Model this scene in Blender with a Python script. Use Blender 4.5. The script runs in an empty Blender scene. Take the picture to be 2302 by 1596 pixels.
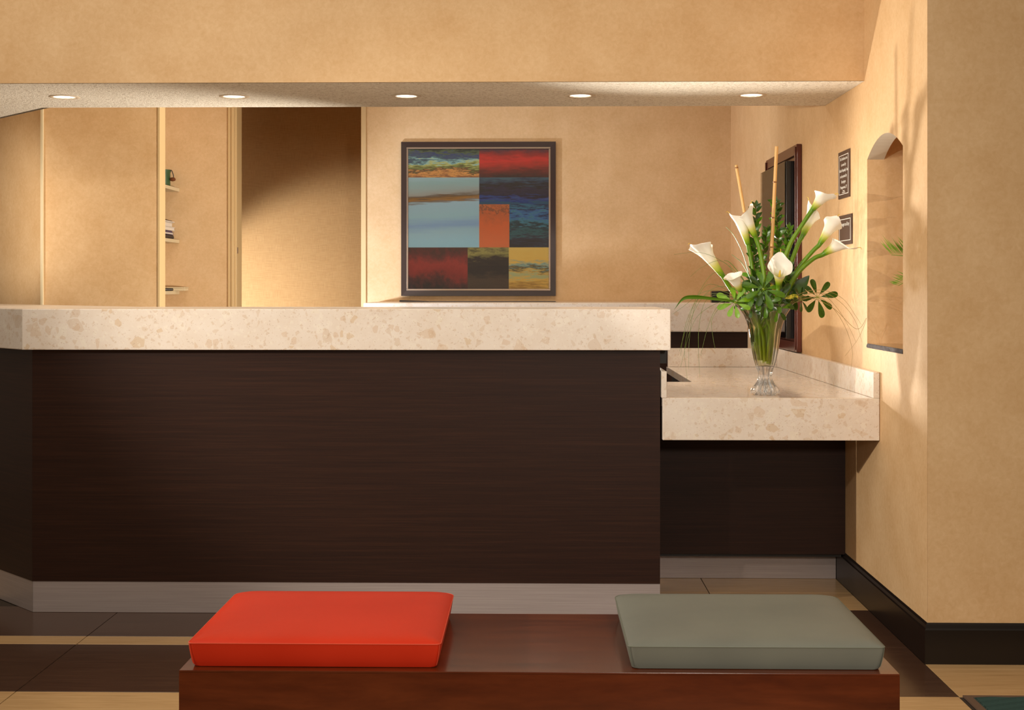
import bpy, bmesh, math, random
from mathutils import Vector, Matrix

random.seed(7)
SC = bpy.context.scene
COL = SC.collection
PI = math.pi
R = math.radians

# ------------------------------------------------------------------ camera
cam_data = bpy.data.cameras.new('camera')
cam_data.sensor_width = 36.0
cam_data.lens = 3000.0 / 2302.0 * 36.0
cam_data.shift_x = (1151.0 - (1200.0 - 3000.0 * math.tan(R(1.1)))) / 2302.0
cam_data.shift_y = -(798.0 - 648.0) / 2302.0
cam_data.clip_start = 0.05
cam = bpy.data.objects.new('camera', cam_data)
cam.location = (0, 0, 1.23)
cam.rotation_euler = (PI / 2, 0, R(1.1))
COL.objects.link(cam)
SC.camera = cam

# ------------------------------------------------------------------ view, world, lights
vs = SC.view_settings
vs.view_transform = 'Standard'
vs.look = 'None'
vs.gamma = 1.0
vs.use_curve_mapping = False
vs.exposure = 0.0

world = bpy.data.worlds.new('world')
SC.world = world
world.use_nodes = True
bg = world.node_tree.nodes['Background']
bg.inputs[0].default_value = (1.0, 0.80, 0.58, 1)
bg.inputs[1].default_value = 0.22


def light(name, kind, loc, aim, power, color, **kw):
    d = bpy.data.lights.new(name, kind)
    d.energy = power
    d.color = color
    for k, v in kw.items():
        setattr(d, k, v)
    o = bpy.data.objects.new(name, d)
    o.location = loc
    if aim is not None:
        o.rotation_euler = (Vector(aim) - Vector(loc)).to_track_quat('-Z', 'Y').to_euler()
    COL.objects.link(o)
    return o


WARM = (1.0, 0.91, 0.78)
NEUT = (1.0, 0.94, 0.85)
# photographer's lamps standing on the office and corridor floor, hidden by the counter, and added fills
light('corridor_lamp', 'SPOT', (-2.60, 9.10, 0.90), (-2.60 + .537, 9.10 + .843, 0.90), 112, (1.0, .95, .90),
      spot_size=R(86), spot_blend=0.40, shadow_soft_size=0.06)
light('office_lamp_low', 'SPOT', (-1.9, 7.6, 0.95), (-1.9 + .866, 7.6 + .5, 1.05), 140, (.82, .92, 1.08),
      spot_size=R(96), spot_blend=0.5, shadow_soft_size=0.06)
for sx_, sp_ in ((0.02, 225), (0.55, 30)):  # weaker second copy added to thin the flower shadows on the wall
    light('office_lamp_side_split', 'SPOT', (sx_, 6.267, 0.974), (sx_ + .382, 6.267 - .876, 0.974 + .309), sp_, (1.0, .94, .83),
          spot_size=R(76), spot_blend=0.9, shadow_soft_size=0.04)
light('office_lamp_back', 'SPOT', (0.20, 6.267, 0.974), (-2.3, 6.8, 1.25), 330, WARM,
      spot_size=R(100), spot_blend=0.6, shadow_soft_size=0.05)
light('office_fill_left', 'SPOT', (-3.15, 6.45, 1.55), (-2.80, 7.27, 1.60), 24, WARM,  # added fill out of view, brightens the angled left wall
      spot_size=R(76), spot_blend=0.8, shadow_soft_size=0.08)
# lobby lamps and added fills
light('lobby_lamp_left', 'SPOT', (-4.5, 2.98, 1.70), (1.29, 4.55, 0.95), 540, WARM,
      spot_size=R(46), spot_blend=0.5, shadow_soft_size=0.03)
light('lobby_lamp_high', 'SPOT', (-2.2, 0.9, 2.6), (-0.25, 5.2, 1.45), 100, WARM,
      spot_size=R(42), spot_blend=0.6, shadow_soft_size=0.06)
light('lobby_fill_bulkhead', 'SPOT', (-1.9, 1.2, 2.5), (-1.85, 5.2, 2.50), 150, WARM,  # spot added only to brighten the bulkhead
      spot_size=R(50), spot_blend=0.9, shadow_soft_size=0.15)
light('lobby_lamp_flowers', 'SPOT', (-1.9, 1.4, 1.80), (0.93, 5.17, 1.36), 265, NEUT,
      spot_size=R(15), spot_blend=0.5, shadow_soft_size=0.025)
light('lobby_fill_bench', 'SPOT', (0.65, 0.2, 1.60), (0.30, 3.5, 0.30), 170, WARM,  # front fill added to lift the bench, cushions and kick plate
      spot_size=R(76), spot_blend=0.9, shadow_soft_size=0.10)
light('lobby_overhead_fill', 'AREA', (0.2, 2.2, 3.4), (0.1, 4.2, 1.4), 32, WARM, size=2.6, shape='SQUARE')  # soft area fill added above the lobby, not a fixture
light('lobby_overhead_fill', 'AREA', (-2.1, 3.6, 3.3), (-1.9, 3.7, 0.0), 22, WARM, size=1.5, shape='SQUARE')  # another overhead fill, added to brighten the floor at the left
light('office_overhead_fill', 'AREA', (-0.6, 7.3, 2.85), (-0.6, 7.6, 0.0), 24, (1, .94, .84), size=2.6, size_y=0.9, shape='RECTANGLE')  # area fill added for ambient light in the office
DOWN = [(-1.982, 5.60), (-1.262, 5.60), (-0.536, 5.60), (0.195, 5.60), (0.910, 5.60)]
for dx_, dy_ in DOWN:
    light('downlight_lamp', 'SPOT', (dx_, dy_, 2.03), (dx_, dy_, 0), 7, (1, .9, .75),
          spot_size=R(80), spot_blend=0.5, shadow_soft_size=0.03)


# ------------------------------------------------------------------ helpers
def tag(o, label, cat, group=None):
    o['label'] = label
    o['category'] = cat
    if group:
        o['group'] = group
    return o


def thing(name, label, cat, loc=(0, 0, 0), group=None):
    o = bpy.data.objects.new(name, None)
    o.empty_display_size = 0.05
    o.location = loc
    COL.objects.link(o)
    return tag(o, label, cat, group)


class MB:
    def __init__(s):
        s.v = []; s.f = []; s.a = []; s.m = []

    def add(s, verts, faces, along=None, mi=0):
        n = len(s.v)
        s.v += [tuple(p) for p in verts]
        s.f += [tuple(i + n for i in f) for f in faces]
        s.m += [mi] * len(faces)
        s.a += list(along) if along is not None else [0.0] * len(verts)
        return s

    def box(s, x0, x1, y0, y1, z0, z1):
        v = [(x, y, z) for z in (z0, z1) for y in (y0, y1) for x in (x0, x1)]
        return s.add(v, [(0, 2, 3, 1), (4, 5, 7, 6), (0, 1, 5, 4), (2, 6, 7, 3), (0, 4, 6, 2), (1, 3, 7, 5)])

    def prism(s, pts, z0, z1):
        n = len(pts)
        v = [(x, y, z0) for x, y in pts] + [(x, y, z1) for x, y in pts]
        f = [tuple(range(n - 1, -1, -1)), tuple(range(n, 2 * n))]
        f += [(i, (i + 1) % n, (i + 1) % n + n, i + n) for i in range(n)]
        return s.add(v, f)

    def tube(s, pts, rad, seg=8, cap=True, smooth=0, along0=0., along1=1.):
        pts = [Vector(p) for p in pts]
        if not isinstance(rad, (list, tuple)):
            rad = [rad] * len(pts)
        if smooth:
            pts, rad = catmull(pts, rad, smooth)
        n = len(pts)
        t = [(pts[min(i + 1, n - 1)] - pts[max(i - 1, 0)]).normalized() for i in range(n)]
        up = Vector((0, 0, 1)) if abs(t[0].z) < .9 else Vector((1, 0, 0))
        a = t[0].cross(up).normalized()
        V = []; A = []
        for i in range(n):
            a = (a - t[i] * a.dot(t[i])).normalized()
            b = t[i].cross(a)
            for k in range(seg):
                q = 2 * PI * k / seg
                V.append(pts[i] + (a * math.cos(q) + b * math.sin(q)) * rad[i])
                A.append(along0 + (along1 - along0) * i / (n - 1))
        F = [(i * seg + k, i * seg + (k + 1) % seg, (i + 1) * seg + (k + 1) % seg, (i + 1) * seg + k)
             for i in range(n - 1) for k in range(seg)]
        if cap:
            F.append(tuple(range(seg - 1, -1, -1)))
            F.append(tuple(range((n - 1) * seg, n * seg)))
        return s.add(V, F, A)

    def lathe(s, cx, cy, prof, seg=48, lobes=0, amp=None, close_bottom=True, close_top=False):
        V = []
        for i, (r, z) in enumerate(prof):
            for k in range(seg):
                q = 2 * PI * k / seg
                rr = r
                if lobes and amp:
                    rr = r * (1 + amp[i] * math.cos(lobes * q))
                V.append((cx + rr * math.cos(q), cy + rr * math.sin(q), z))
        n = len(prof)
        F = [(i * seg + k, i * seg + (k + 1) % seg, (i + 1) * seg + (k + 1) % seg, (i + 1) * seg + k)
             for i in range(n - 1) for k in range(seg)]
        if close_bottom:
            F.append(tuple(range(seg - 1, -1, -1)))
        if close_top:
            F.append(tuple(range((n - 1) * seg, n * seg)))
        return s.add(V, F)

    def obj(s, name, mat, parent=None, smooth=False, bevel=0.0, bseg=2, angle=40):
        me = bpy.data.meshes.new(name)
        off = Vector(parent_loc(parent))
        me.from_pydata([Vector(p) - off for p in s.v], [], s.f)
        mats = mat if isinstance(mat, (list, tuple)) else [mat]
        for m in mats:
            me.materials.append(m)
        if len(mats) > 1:
            me.polygons.foreach_set('material_index', s.m)
        bm = bmesh.new()
        bm.from_mesh(me)
        bmesh.ops.recalc_face_normals(bm, faces=bm.faces)
        if bevel:
            ed = [e for e in bm.edges if len(e.link_faces) == 2 and e.calc_face_angle(0) > R(angle)]
            bmesh.ops.bevel(bm, geom=ed, offset=bevel, segments=bseg, profile=.5, affect='EDGES', clamp_overlap=True)
        bm.to_mesh(me)
        bm.free()
        if any(s.a) and len(me.vertices) == len(s.a):
            at = me.attributes.new('along', 'FLOAT', 'POINT')
            at.data.foreach_set('value', s.a)
        if smooth:
            me.polygons.foreach_set('use_smooth', [True] * len(me.polygons))
            me.set_sharp_from_angle(angle=R(smooth if smooth is not True else 50))
        o = bpy.data.objects.new(name, me)
        COL.objects.link(o)
        if parent is not None:
            o.parent = parent
        return o


def parent_loc(p):
    v = Vector((0, 0, 0))
    while p is not None:
        v = v + p.location
        p = p.parent
    return v


def catmull(pts, rad, k):
    P_ = [2 * pts[0] - pts[1]] + list(pts) + [2 * pts[-1] - pts[-2]]
    out = []; ro = []
    for i in range(1, len(P_) - 2):
        for j in range(k):
            t = j / k
            a, b, c, d = P_[i - 1], P_[i], P_[i + 1], P_[i + 2]
            out.append(.5 * ((2 * b) + (c - a) * t + (2 * a - 5 * b + 4 * c - d) * t * t + (3 * b - a - 3 * c + d) * t ** 3))
            ro.append(rad[i - 1] * (1 - t) + rad[min(i, len(rad) - 1)] * t)
    out.append(pts[-1]); ro.append(rad[-1])
    return out, ro


def struct(o):
    o['kind'] = 'structure'
    return o


def bx(name, x0, x1, y0, y1, z0, z1, mat, parent=None, bevel=0.0, bseg=2):
    return MB().box(x0, x1, y0, y1, z0, z1).obj(name, mat, parent, bevel=bevel, bseg=bseg)


# ------------------------------------------------------------------ materials
def lin(c):
    return tuple(((v / 255.0) / 12.92 if v / 255.0 <= .04045 else ((v / 255.0 + .055) / 1.055) ** 2.4) for v in c[:3]) + (1.0,)


class NT:
    def __init__(s, name):
        s.m = bpy.data.materials.new(name)
        s.m.use_nodes = True
        s.t = s.m.node_tree
        s.p = s.t.nodes['Principled BSDF']
        s.out = s.t.nodes['Material Output']

    def n(s, kind, **kw):
        nd = s.t.nodes.new(kind)
        for k, v in kw.items():
            setattr(nd, k, v)
        return nd

    def l(s, a, b):
        s.t.links.new(a, b)

    def coords(s, scale=(1, 1, 1), kind='Object', rot=(0, 0, 0)):
        tc = s.n('ShaderNodeTexCoord')
        mp = s.n('ShaderNodeMapping')
        mp.inputs['Scale'].default_value = scale
        mp.inputs['Rotation'].default_value = rot
        s.l(tc.outputs[kind], mp.inputs[0])
        return mp.outputs[0]

    def noise(s, vec, scale, detail=4, rough=.55, dist=0):
        nd = s.n('ShaderNodeTexNoise')
        nd.inputs['Scale'].default_value = scale
        nd.inputs['Detail'].default_value = detail
        nd.inputs['Roughness'].default_value = rough
        nd.inputs['Distortion'].default_value = dist
        s.l(vec, nd.inputs['Vector'])
        return nd.outputs[0]

    def ramp(s, fac, stops, interp='LINEAR'):
        r = s.n('ShaderNodeValToRGB')
        r.color_ramp.interpolation = interp
        el = r.color_ramp.elements
        while len(el) < len(stops):
            el.new(.5)
        for e, (p, c) in zip(el, stops):
            e.position = p
            e.color = lin(c)
        s.l(fac, r.inputs[0])
        return r.outputs[0]

    def math(s, op, a, b=None, c=None):
        nd = s.n('ShaderNodeMath', operation=op)
        for i, v in enumerate((a, b, c)):
            if v is None:
                continue
            if isinstance(v, (int, float)):
                nd.inputs[i].default_value = v
            else:
                s.l(v, nd.inputs[i])
        return nd.outputs[0]

    def mix(s, fac, a, b, blend='MIX'):
        nd = s.n('ShaderNodeMix', data_type='RGBA', blend_type=blend)
        for i, v in ((0, fac), (6, a), (7, b)):
            if isinstance(v, (int, float)):
                nd.inputs[i].default_value = v
            elif isinstance(v, tuple):
                nd.inputs[i].default_value = v
            else:
                s.l(v, nd.inputs[i])
        return nd.outputs[2]

    def bump(s, h, strength=.2, dist=.002):
        b = s.n('ShaderNodeBump')
        b.inputs['Strength'].default_value = strength
        b.inputs['Distance'].default_value = dist
        s.l(h, b.inputs['Height'])
        s.l(b.outputs[0], s.p.inputs['Normal'])

    def base(s, c):
        if isinstance(c, tuple):
            s.p.inputs['Base Color'].default_value = c
        else:
            s.l(c, s.p.inputs['Base Color'])
        return s

    def set(s, **kw):
        for k, v in kw.items():
            s.p.inputs[k.replace('_', ' ')].default_value = v
        return s


def plain(name, c, rough=.5, **kw):
    t = NT(name)
    t.base(lin(c)).set(Roughness=rough, **kw)
    return t.m


def wallpaper(name, dark, light_):
    t = NT(name)
    v = t.coords()
    a = t.noise(v, 5.5, 5, .6)
    b = t.noise(v, 55, 4, .6, .6)
    f = t.math('MULTIPLY_ADD', b, .45, t.math('MULTIPLY', a, .55))
    c = t.ramp(f, [(.34, dark), (.66, light_)])
    fib = t.noise(t.coords((40, 40, 130), rot=(.5, .7, .4)), 6, 3, .6, 1.5)
    c = t.mix(t.math('MULTIPLY', t.math('GREATER_THAN', fib, .66), .35), c, lin(light_))
    t.base(c).set(Roughness=.62)
    t.p.inputs['Specular IOR Level'].default_value = .3
    t.bump(t.math('ADD', b, fib), .18, .0015)
    return t.m


def wood(name, stops, scale, rough, fine=1.0, bump=.05, spec=.5):
    t = NT(name)
    a = t.noise(t.coords(scale), 1.0, 6, .65, .3)
    b = t.noise(t.coords(tuple(q * 3.1 for q in scale)), 1.0, 3, .6)
    f = t.math('MULTIPLY_ADD', b, .4 * fine, t.math('MULTIPLY', a, 1 - .4 * fine))
    t.base(t.ramp(f, stops)).set(Roughness=rough)
    t.p.inputs['Specular IOR Level'].default_value = spec
    t.bump(b, bump, .0006)
    return t.m


def stone(name, rough):
    t = NT(name)
    v = t.coords()
    vd = t.n('ShaderNodeVectorMath', operation='ADD')
    nz = t.n('ShaderNodeTexNoise')
    nz.inputs['Scale'].default_value = 40
    t.l(v, nz.inputs['Vector'])
    sc_ = t.n('ShaderNodeVectorMath', operation='SCALE')
    sc_.inputs['Scale'].default_value = .012
    t.l(nz.outputs['Color'], sc_.inputs[0])
    t.l(v, vd.inputs[0]); t.l(sc_.outputs[0], vd.inputs[1])
    base = t.ramp(t.noise(v, 9, 6, .65), [(.3, (228, 212, 196)), (.7, (236, 224, 212))])
    col = base
    for scale, thr, keep, amt, stops in (
            (21, .24, .82, .42, [(.0, (208, 180, 152)), (.3, (238, 226, 206)), (.5, (204, 168, 116)), (.66, (240, 230, 214)), (.85, (214, 184, 152))]),
            (38, .28, .76, .42, [(.0, (212, 186, 158)), (.35, (242, 232, 216)), (.7, (210, 178, 146)), (.9, (208, 170, 118))]),
            (80, .30, .74, .36, [(.0, (204, 174, 142)), (.35, (242, 232, 216)), (.8, (200, 168, 134))]),
            (260, .26, .87, .35, [(.0, (172, 140, 108)), (.4, (214, 190, 160)), (.7, (242, 234, 220))])):
        vo = t.n('ShaderNodeTexVoronoi')
        vo.inputs['Scale'].default_value = scale
        t.l(vd.outputs[0], vo.inputs['Vector'])
        ve = t.n('ShaderNodeTexVoronoi', feature='DISTANCE_TO_EDGE')
        ve.inputs['Scale'].default_value = scale
        t.l(vd.outputs[0], ve.inputs['Vector'])
        sp = t.n('ShaderNodeSeparateColor')
        t.l(vo.outputs['Color'], sp.inputs[0])
        inside = t.math('GREATER_THAN', ve.outputs['Distance'], t.math('MULTIPLY_ADD', sp.outputs[2], .16, .05))
        on = t.math('MULTIPLY', inside, t.math('GREATER_THAN', sp.outputs[0], keep))
        col = t.mix(t.math('MULTIPLY', on, amt), col, t.ramp(sp.outputs[1], stops, 'CONSTANT'))
    t.base(col).set(Roughness=rough)
    return t.m


M = {}
M['wall'] = wallpaper('suede_wallpaper', (210, 169, 120), (226, 190, 145))
M['wallb'] = wallpaper('suede_wallpaper_office', (206, 170, 124), (221, 188, 146))
M['white'] = plain('warm_white_paint', (214, 196, 160), .5)
M['trimpaint'] = plain('cream_trim_paint', (206, 176, 128), .4)
M['plaster'] = plain('niche_plaster', (205, 192, 172), .7)

t = NT('popcorn_plaster')
v = t.coords()
n1 = t.noise(v, 95, 3, .6, .8)
n2 = t.noise(v, 260, 2, .6)
h = t.math('MULTIPLY_ADD', n2, .4, n1)
t.base(t.ramp(h, [(.5, (184, 168, 144)), (.68, (232, 222, 206)), (.9, (242, 236, 222))])).set(Roughness=.9)
t.bump(h, .9, .006)
M['popcorn'] = t.m

M['stone'] = stone('quartz_stone', .3)
M['stonepol'] = stone('polished_quartz_stone', .07)
M['wenge'] = wood('wenge_laminate', [(.3, (34, 15, 8)), (.5, (44, 22, 12)), (.72, (60, 33, 20))], (2.0, 2.0, 150), .50, 1.0, .04, .25)
M['wengedark'] = plain('dark_laminate', (26, 16, 10), .5)
M['tiledark'] = wood('dark_wood_tile', [(.3, (58, 38, 28)), (.5, (76, 52, 39)), (.72, (94, 67, 51))], (2.5, 110, 2), .22)
M['tilelight'] = wood('maple_wood_tile', [(.3, (176, 138, 92)), (.5, (198, 160, 112)), (.75, (214, 178, 130))], (3.0, 70, 3), .25)
M['grout'] = plain('dark_grout', (60, 46, 34), .9)
M['bench'] = wood('mahogany_veneer', [(.28, (58, 22, 9)), (.5, (88, 38, 16)), (.72, (110, 52, 24))], (2.2, 14, 14), .2, .6, .02)
M['ebony'] = plain('ebony_lacquer', (22, 14, 10), .32)
M['frame'] = plain('dark_brown_frame', (46, 25, 20), .38)
M['mahogany'] = plain('mahogany_lacquer', (84, 34, 20), .25)

t = NT('brushed_metal')
b = t.noise(t.coords((3, 3, 400)), 1, 4, .6)
t.base(t.ramp(b, [(.3, (160, 146, 142)), (.7, (180, 166, 162))])).set(Roughness=.42, Metallic=.25)
t.bump(b, .05, .0004)
M['metal'] = t.m


def vinyl(name, a, b):
    t = NT(name)
    n = t.noise(t.coords(), 700, 2, .6)
    n2 = t.noise(t.coords(), 4, 3, .5)
    t.base(t.ramp(n2, [(.3, a), (.7, b)])).set(Roughness=.46)
    t.p.inputs['Specular IOR Level'].default_value = .16
    t.bump(n, .12, .0005)
    return t.m


M['red'] = vinyl('red_vinyl', (196, 46, 20), (206, 52, 26))
M['grey'] = vinyl('grey_green_vinyl', (110, 112, 104), (120, 122, 112))
M['redseam'] = plain('red_thread', (214, 74, 44), .5)
M['greyseam'] = plain('grey_thread', (108, 112, 98), .5)
M['silver'] = plain('silver_leaf_fillet', (150, 130, 112), .38, Metallic=.6)
M['sign'] = plain('sign_brown', (78, 54, 40), .45)
M['signtext'] = plain('sign_white', (232, 226, 216), .5)
M['black'] = plain('black_lacquer', (20, 17, 16), .25)
M['print'] = plain('dark_print', (112, 84, 70), .5)
M['bamboo'] = wood('bamboo_cane', [(.3, (196, 142, 74)), (.6, (222, 176, 108))], (60, 60, 4), .4)
M['node'] = plain('bamboo_node', (150, 98, 48), .5)
M['teal'] = plain('teal_carpet', (44, 66, 60), .95)
M['matedge'] = plain('rubber_edging', (96, 74, 60), .6)
M['sillrough'] = wood('rough_slate', [(.3, (50, 44, 44)), (.7, (100, 90, 90))], (160, 160, 160), .9, 1, .8)
M['sill'] = plain('polished_sill', (206, 172, 126), .3)

t = NT('linen_wallcovering')
a = t.noise(t.coords((14, 14, 420)), 1, 3, .6)
b = t.noise(t.coords((420, 420, 14)), 1, 3, .6)
f = t.math('MULTIPLY', t.math('ADD', a, b), .5)
t.base(t.ramp(f, [(.38, (194, 152, 100)), (.62, (214, 176, 124))])).set(Roughness=.8)
t.bump(f, .2, .001)
M['linen'] = t.m


def pane_material(name, tint, amount, rough=.02):
    t = NT(name)
    tr = t.n('ShaderNodeBsdfTransparent')
    tr.inputs[0].default_value = tint
    gl = t.n('ShaderNodeBsdfGlossy')
    gl.inputs['Roughness'].default_value = rough
    fr = t.n('ShaderNodeFresnel')
    fr.inputs[0].default_value = 1.45
    mx = t.n('ShaderNodeMixShader')
    t.l(t.math('MULTIPLY', fr.outputs[0], amount), mx.inputs[0])
    t.l(tr.outputs[0], mx.inputs[1]); t.l(gl.outputs[0], mx.inputs[2])
    t.l(mx.outputs[0], t.out.inputs[0])
    return t.m


M['pane'] = pane_material('picture_glass', (1, 1, 1, 1), 1.0)
M['water'] = pane_material('vase_water', (.93, .95, .84, 1), .6)

t = NT('crystal')
gl = t.n('ShaderNodeBsdfGlass'); gl.inputs['IOR'].default_value = 1.5; gl.inputs['Roughness'].default_value = 0.0
tr = t.n('ShaderNodeBsdfTransparent')
gs = t.n('ShaderNodeBsdfGlossy'); gs.inputs['Roughness'].default_value = .03
fr = t.n('ShaderNodeFresnel'); fr.inputs[0].default_value = 1.32
m1 = t.n('ShaderNodeMixShader'); m1.inputs[0].default_value = .35
m2 = t.n('ShaderNodeMixShader')
t.l(tr.outputs[0], m1.inputs[1]); t.l(gl.outputs[0], m1.inputs[2])
t.l(fr.outputs[0], m2.inputs[0]); t.l(m1.outputs[0], m2.inputs[1]); t.l(gs.outputs[0], m2.inputs[2])
t.l(m2.outputs[0], t.out.inputs[0])
M['crystal'] = t.m

t = NT('cut_crystal_foot')
gl = t.n('ShaderNodeBsdfGlass'); gl.inputs['IOR'].default_value = 1.5
tr = t.n('ShaderNodeBsdfTransparent')
gs = t.n('ShaderNodeBsdfGlossy'); gs.inputs['Roughness'].default_value = .08
fr = t.n('ShaderNodeFresnel'); fr.inputs[0].default_value = 1.9
m1 = t.n('ShaderNodeMixShader'); m1.inputs[0].default_value = .7
m2 = t.n('ShaderNodeMixShader')
t.l(tr.outputs[0], m1.inputs[1]); t.l(gl.outputs[0], m1.inputs[2])
t.l(fr.outputs[0], m2.inputs[0]); t.l(m1.outputs[0], m2.inputs[1]); t.l(gs.outputs[0], m2.inputs[2])
df = t.n('ShaderNodeBsdfDiffuse'); df.inputs[0].default_value = (.95, .94, .92, 1)  # white diffuse share imitates the sparkle of light in the crystal
m3 = t.n('ShaderNodeMixShader'); m3.inputs[0].default_value = .07
t.l(m2.outputs[0], m3.inputs[1]); t.l(df.outputs[0], m3.inputs[2])
t.l(m3.outputs[0], t.out.inputs[0])
M['foot'] = t.m


def plant(name, stops, rough=.4, trans=.25, attr=True, spec=.5):
    t = NT(name)
    if attr:
        at = t.n('ShaderNodeAttribute', attribute_name='along')
        c = t.ramp(at.outputs['Fac'], stops)
    else:
        nz = t.noise(t.coords(), 3.5, 3, .6)
        c = t.ramp(nz, stops)
    t.base(c).set(Roughness=rough)
    t.p.inputs['Specular IOR Level'].default_value = spec
    if trans:
        tl = t.n('ShaderNodeBsdfTranslucent')
        t.l(c, tl.inputs[0])
        mx = t.n('ShaderNodeMixShader'); mx.inputs[0].default_value = trans
        t.l(t.p.outputs[0], mx.inputs[1]); t.l(tl.outputs[0], mx.inputs[2])
        t.l(mx.outputs[0], t.out.inputs[0])
    return t.m


M['spathe'] = plant('calla_spathe', [(0, (96, 142, 14)), (.12, (158, 184, 34)), (.28, (224, 220, 120)), (.46, (250, 246, 232)), (1, (252, 249, 240))], .45, .3)
M['spadix'] = plain('calla_spadix', (226, 190, 60), .6)
M['callastem'] = plant('calla_stem', [(0, (150, 156, 20)), (.3, (120, 150, 24)), (1, (86, 132, 18))], .3, .1)
M['leafdark'] = plant('dark_leaf', [(.3, (34, 58, 7)), (.7, (54, 86, 12))], .22, .15, False, .6)
M['leafmid'] = plant('mid_leaf', [(.3, (62, 102, 12)), (.7, (92, 134, 22))], .27, .18, False, .6)
M['leafbright'] = plant('bright_leaf', [(.3, (104, 150, 18)), (.7, (134, 178, 34))], .28, .2, False, .6)
M['leafvar'] = plant('variegated_leaf', [(.42, (44, 92, 16)), (.5, (196, 186, 60)), (.6, (226, 206, 80))], .28, .15, False, .6)
M['twig'] = plain('twig_bark', (104, 70, 40), .6)
M['grass'] = plain('bear_grass', (112, 132, 62), .4)
M['grassdry'] = plain('dry_grass', (150, 120, 64), .5)
M['palm'] = plant('palm_leaflet', [(.3, (104, 150, 40)), (.7, (164, 186, 84))], .35, .2, False)
M['terracotta'] = plain('terracotta', (150, 84, 52), .7)
t = NT('bulb_glow')
t.set(Emission_Strength=9.0)
t.p.inputs['Emission Color'].default_value = (1, .98, .95, 1)
M['bulb'] = t.m
M['reflector'] = plain('white_reflector', (245, 244, 240), .3)
M['ring'] = plain('painted_ring', (210, 192, 168), .5)
M['paper'] = plain('book_paper', (222, 212, 200), .8)
M['purple'] = plain('purple_cover', (92, 70, 104), .5)
M['darkcover'] = plain('dark_cover', (42, 34, 40), .5)
M['greenbox'] = plain('green_tin', (52, 82, 48), .5)
M['brown'] = plain('brown_knob', (108, 60, 30), .4)
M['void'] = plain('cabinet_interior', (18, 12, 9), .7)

# ------------------------------------------------------------------ structure: floor tiles
floor = struct(bx('floor', -5.0, 4.2, -0.6, 10.3, -0.08, -0.003, M['grout']))
tile_mesh = {}


def tile(x0, x1, y0, y1, kind):
    g = 0.0016
    w, d = round(x1 - x0 - 2 * g, 4), round(y1 - y0 - 2 * g, 4)
    key = (w, d, kind)
    if key not in tile_mesh:
        tile_mesh[key] = MB().box(-w / 2, w / 2, -d / 2, d / 2, -0.003, 0.0).obj('tile', M[kind], bevel=.0006, bseg=1).data
        bpy.data.objects.remove([o for o in COL.objects if o.data == tile_mesh[key]][0])
    o = bpy.data.objects.new('tile', tile_mesh[key])
    o.location = ((x0 + x1) / 2, (y0 + y1) / 2, 0)
    COL.objects.link(o)
    o.parent = floor


xs = [-4.99] + [1.28 - .572 * k for k in range(10, -1, -1)]
xs = [-4.44 - .55] + xs[1:]
for i in range(len(xs) - 1):
    a_, b_ = xs[i], xs[i + 1]
    for y0, y1, k in ((1.88, 2.42, 'tilelight'), (2.42, 2.96, 'tilelight'), (2.96, 3.50, 'tilelight'), (3.50, 4.043, 'tilelight'),
                      (5.125, 5.412, 'tilelight'), (5.412, 5.70, 'tilelight')):
        if y0 > 5 and -2.0 < b_ <= .2:
            continue
        tile(a_, b_, y0, y1, k)
    if b_ < -0.2:
        tile(a_, b_, 4.043, 4.583, 'tiledark')
        tile(a_, b_, 4.583, 4.691, 'tilelight')
        tile(a_, b_, 4.691, 5.125, 'tiledark')
    else:
        tile(a_, b_, 4.043, 4.597, 'tiledark')
        tile(a_, b_, 4.597, 5.125, 'tiledark')
for i in range(5):
    a_ = 1.28 + .572 * i
    tile(a_, a_ + .572, 4.043, 4.338, 'tilelight')
    tile(a_, a_ + .572, 4.338, 4.42, 'tilelight')

# ------------------------------------------------------------------ structure: walls
# right wall with an arched opening for the niche
WX, WT = 1.29, 0.065
NY0, NY1, NZ0, NZS, NZP = 4.69, 5.19, 1.000, 1.728, 1.800
mb = MB()


def wallgrid(x):
    """faces of the wall sheet at plane x, with the arch cut out"""
    out = []
    out.append([(x, 4.40, 0), (x, NY0, 0), (x, NY0, 3.6), (x, 4.40, 3.6)])
    out.append([(x, NY1, 0), (x, 8.9, 0), (x, 8.9, 3.6), (x, NY1, 3.6)])
    out.append([(x, NY0, 0), (x, NY1, 0), (x, NY1, NZ0), (x, NY0, NZ0)])
    n = 16
    arc = arch_pts(n)
    for i in range(n):
        (ya, za), (yb, zb) = arc[i], arc[i + 1]
        out.append([(x, ya, za), (x, yb, zb), (x, yb, 3.6), (x, ya, 3.6)])
    return out


def arch_pts(n=16):
    # pointed-shouldered low arch
    pts = []
    for i in range(n + 1):
        u = i / n
        y = NY0 + (NY1 - NY0) * u
        w = 1 - abs(2 * u - 1) ** 2.0
        pts.append((y, NZS + (NZP - NZS) * w))
    return pts


for x in (WX, WX + WT):
    for q in wallgrid(x):
        mb.add(q, [(0, 1, 2, 3)])
wr = struct(mb.obj('wall_right', M['wall']))
# corner return of the wall (the pillar that faces the lobby)
wf = struct(bx('wall_front', WX + .0005, 4.2, 4.40, 4.46, 0, 3.6, M['wall']))
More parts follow.
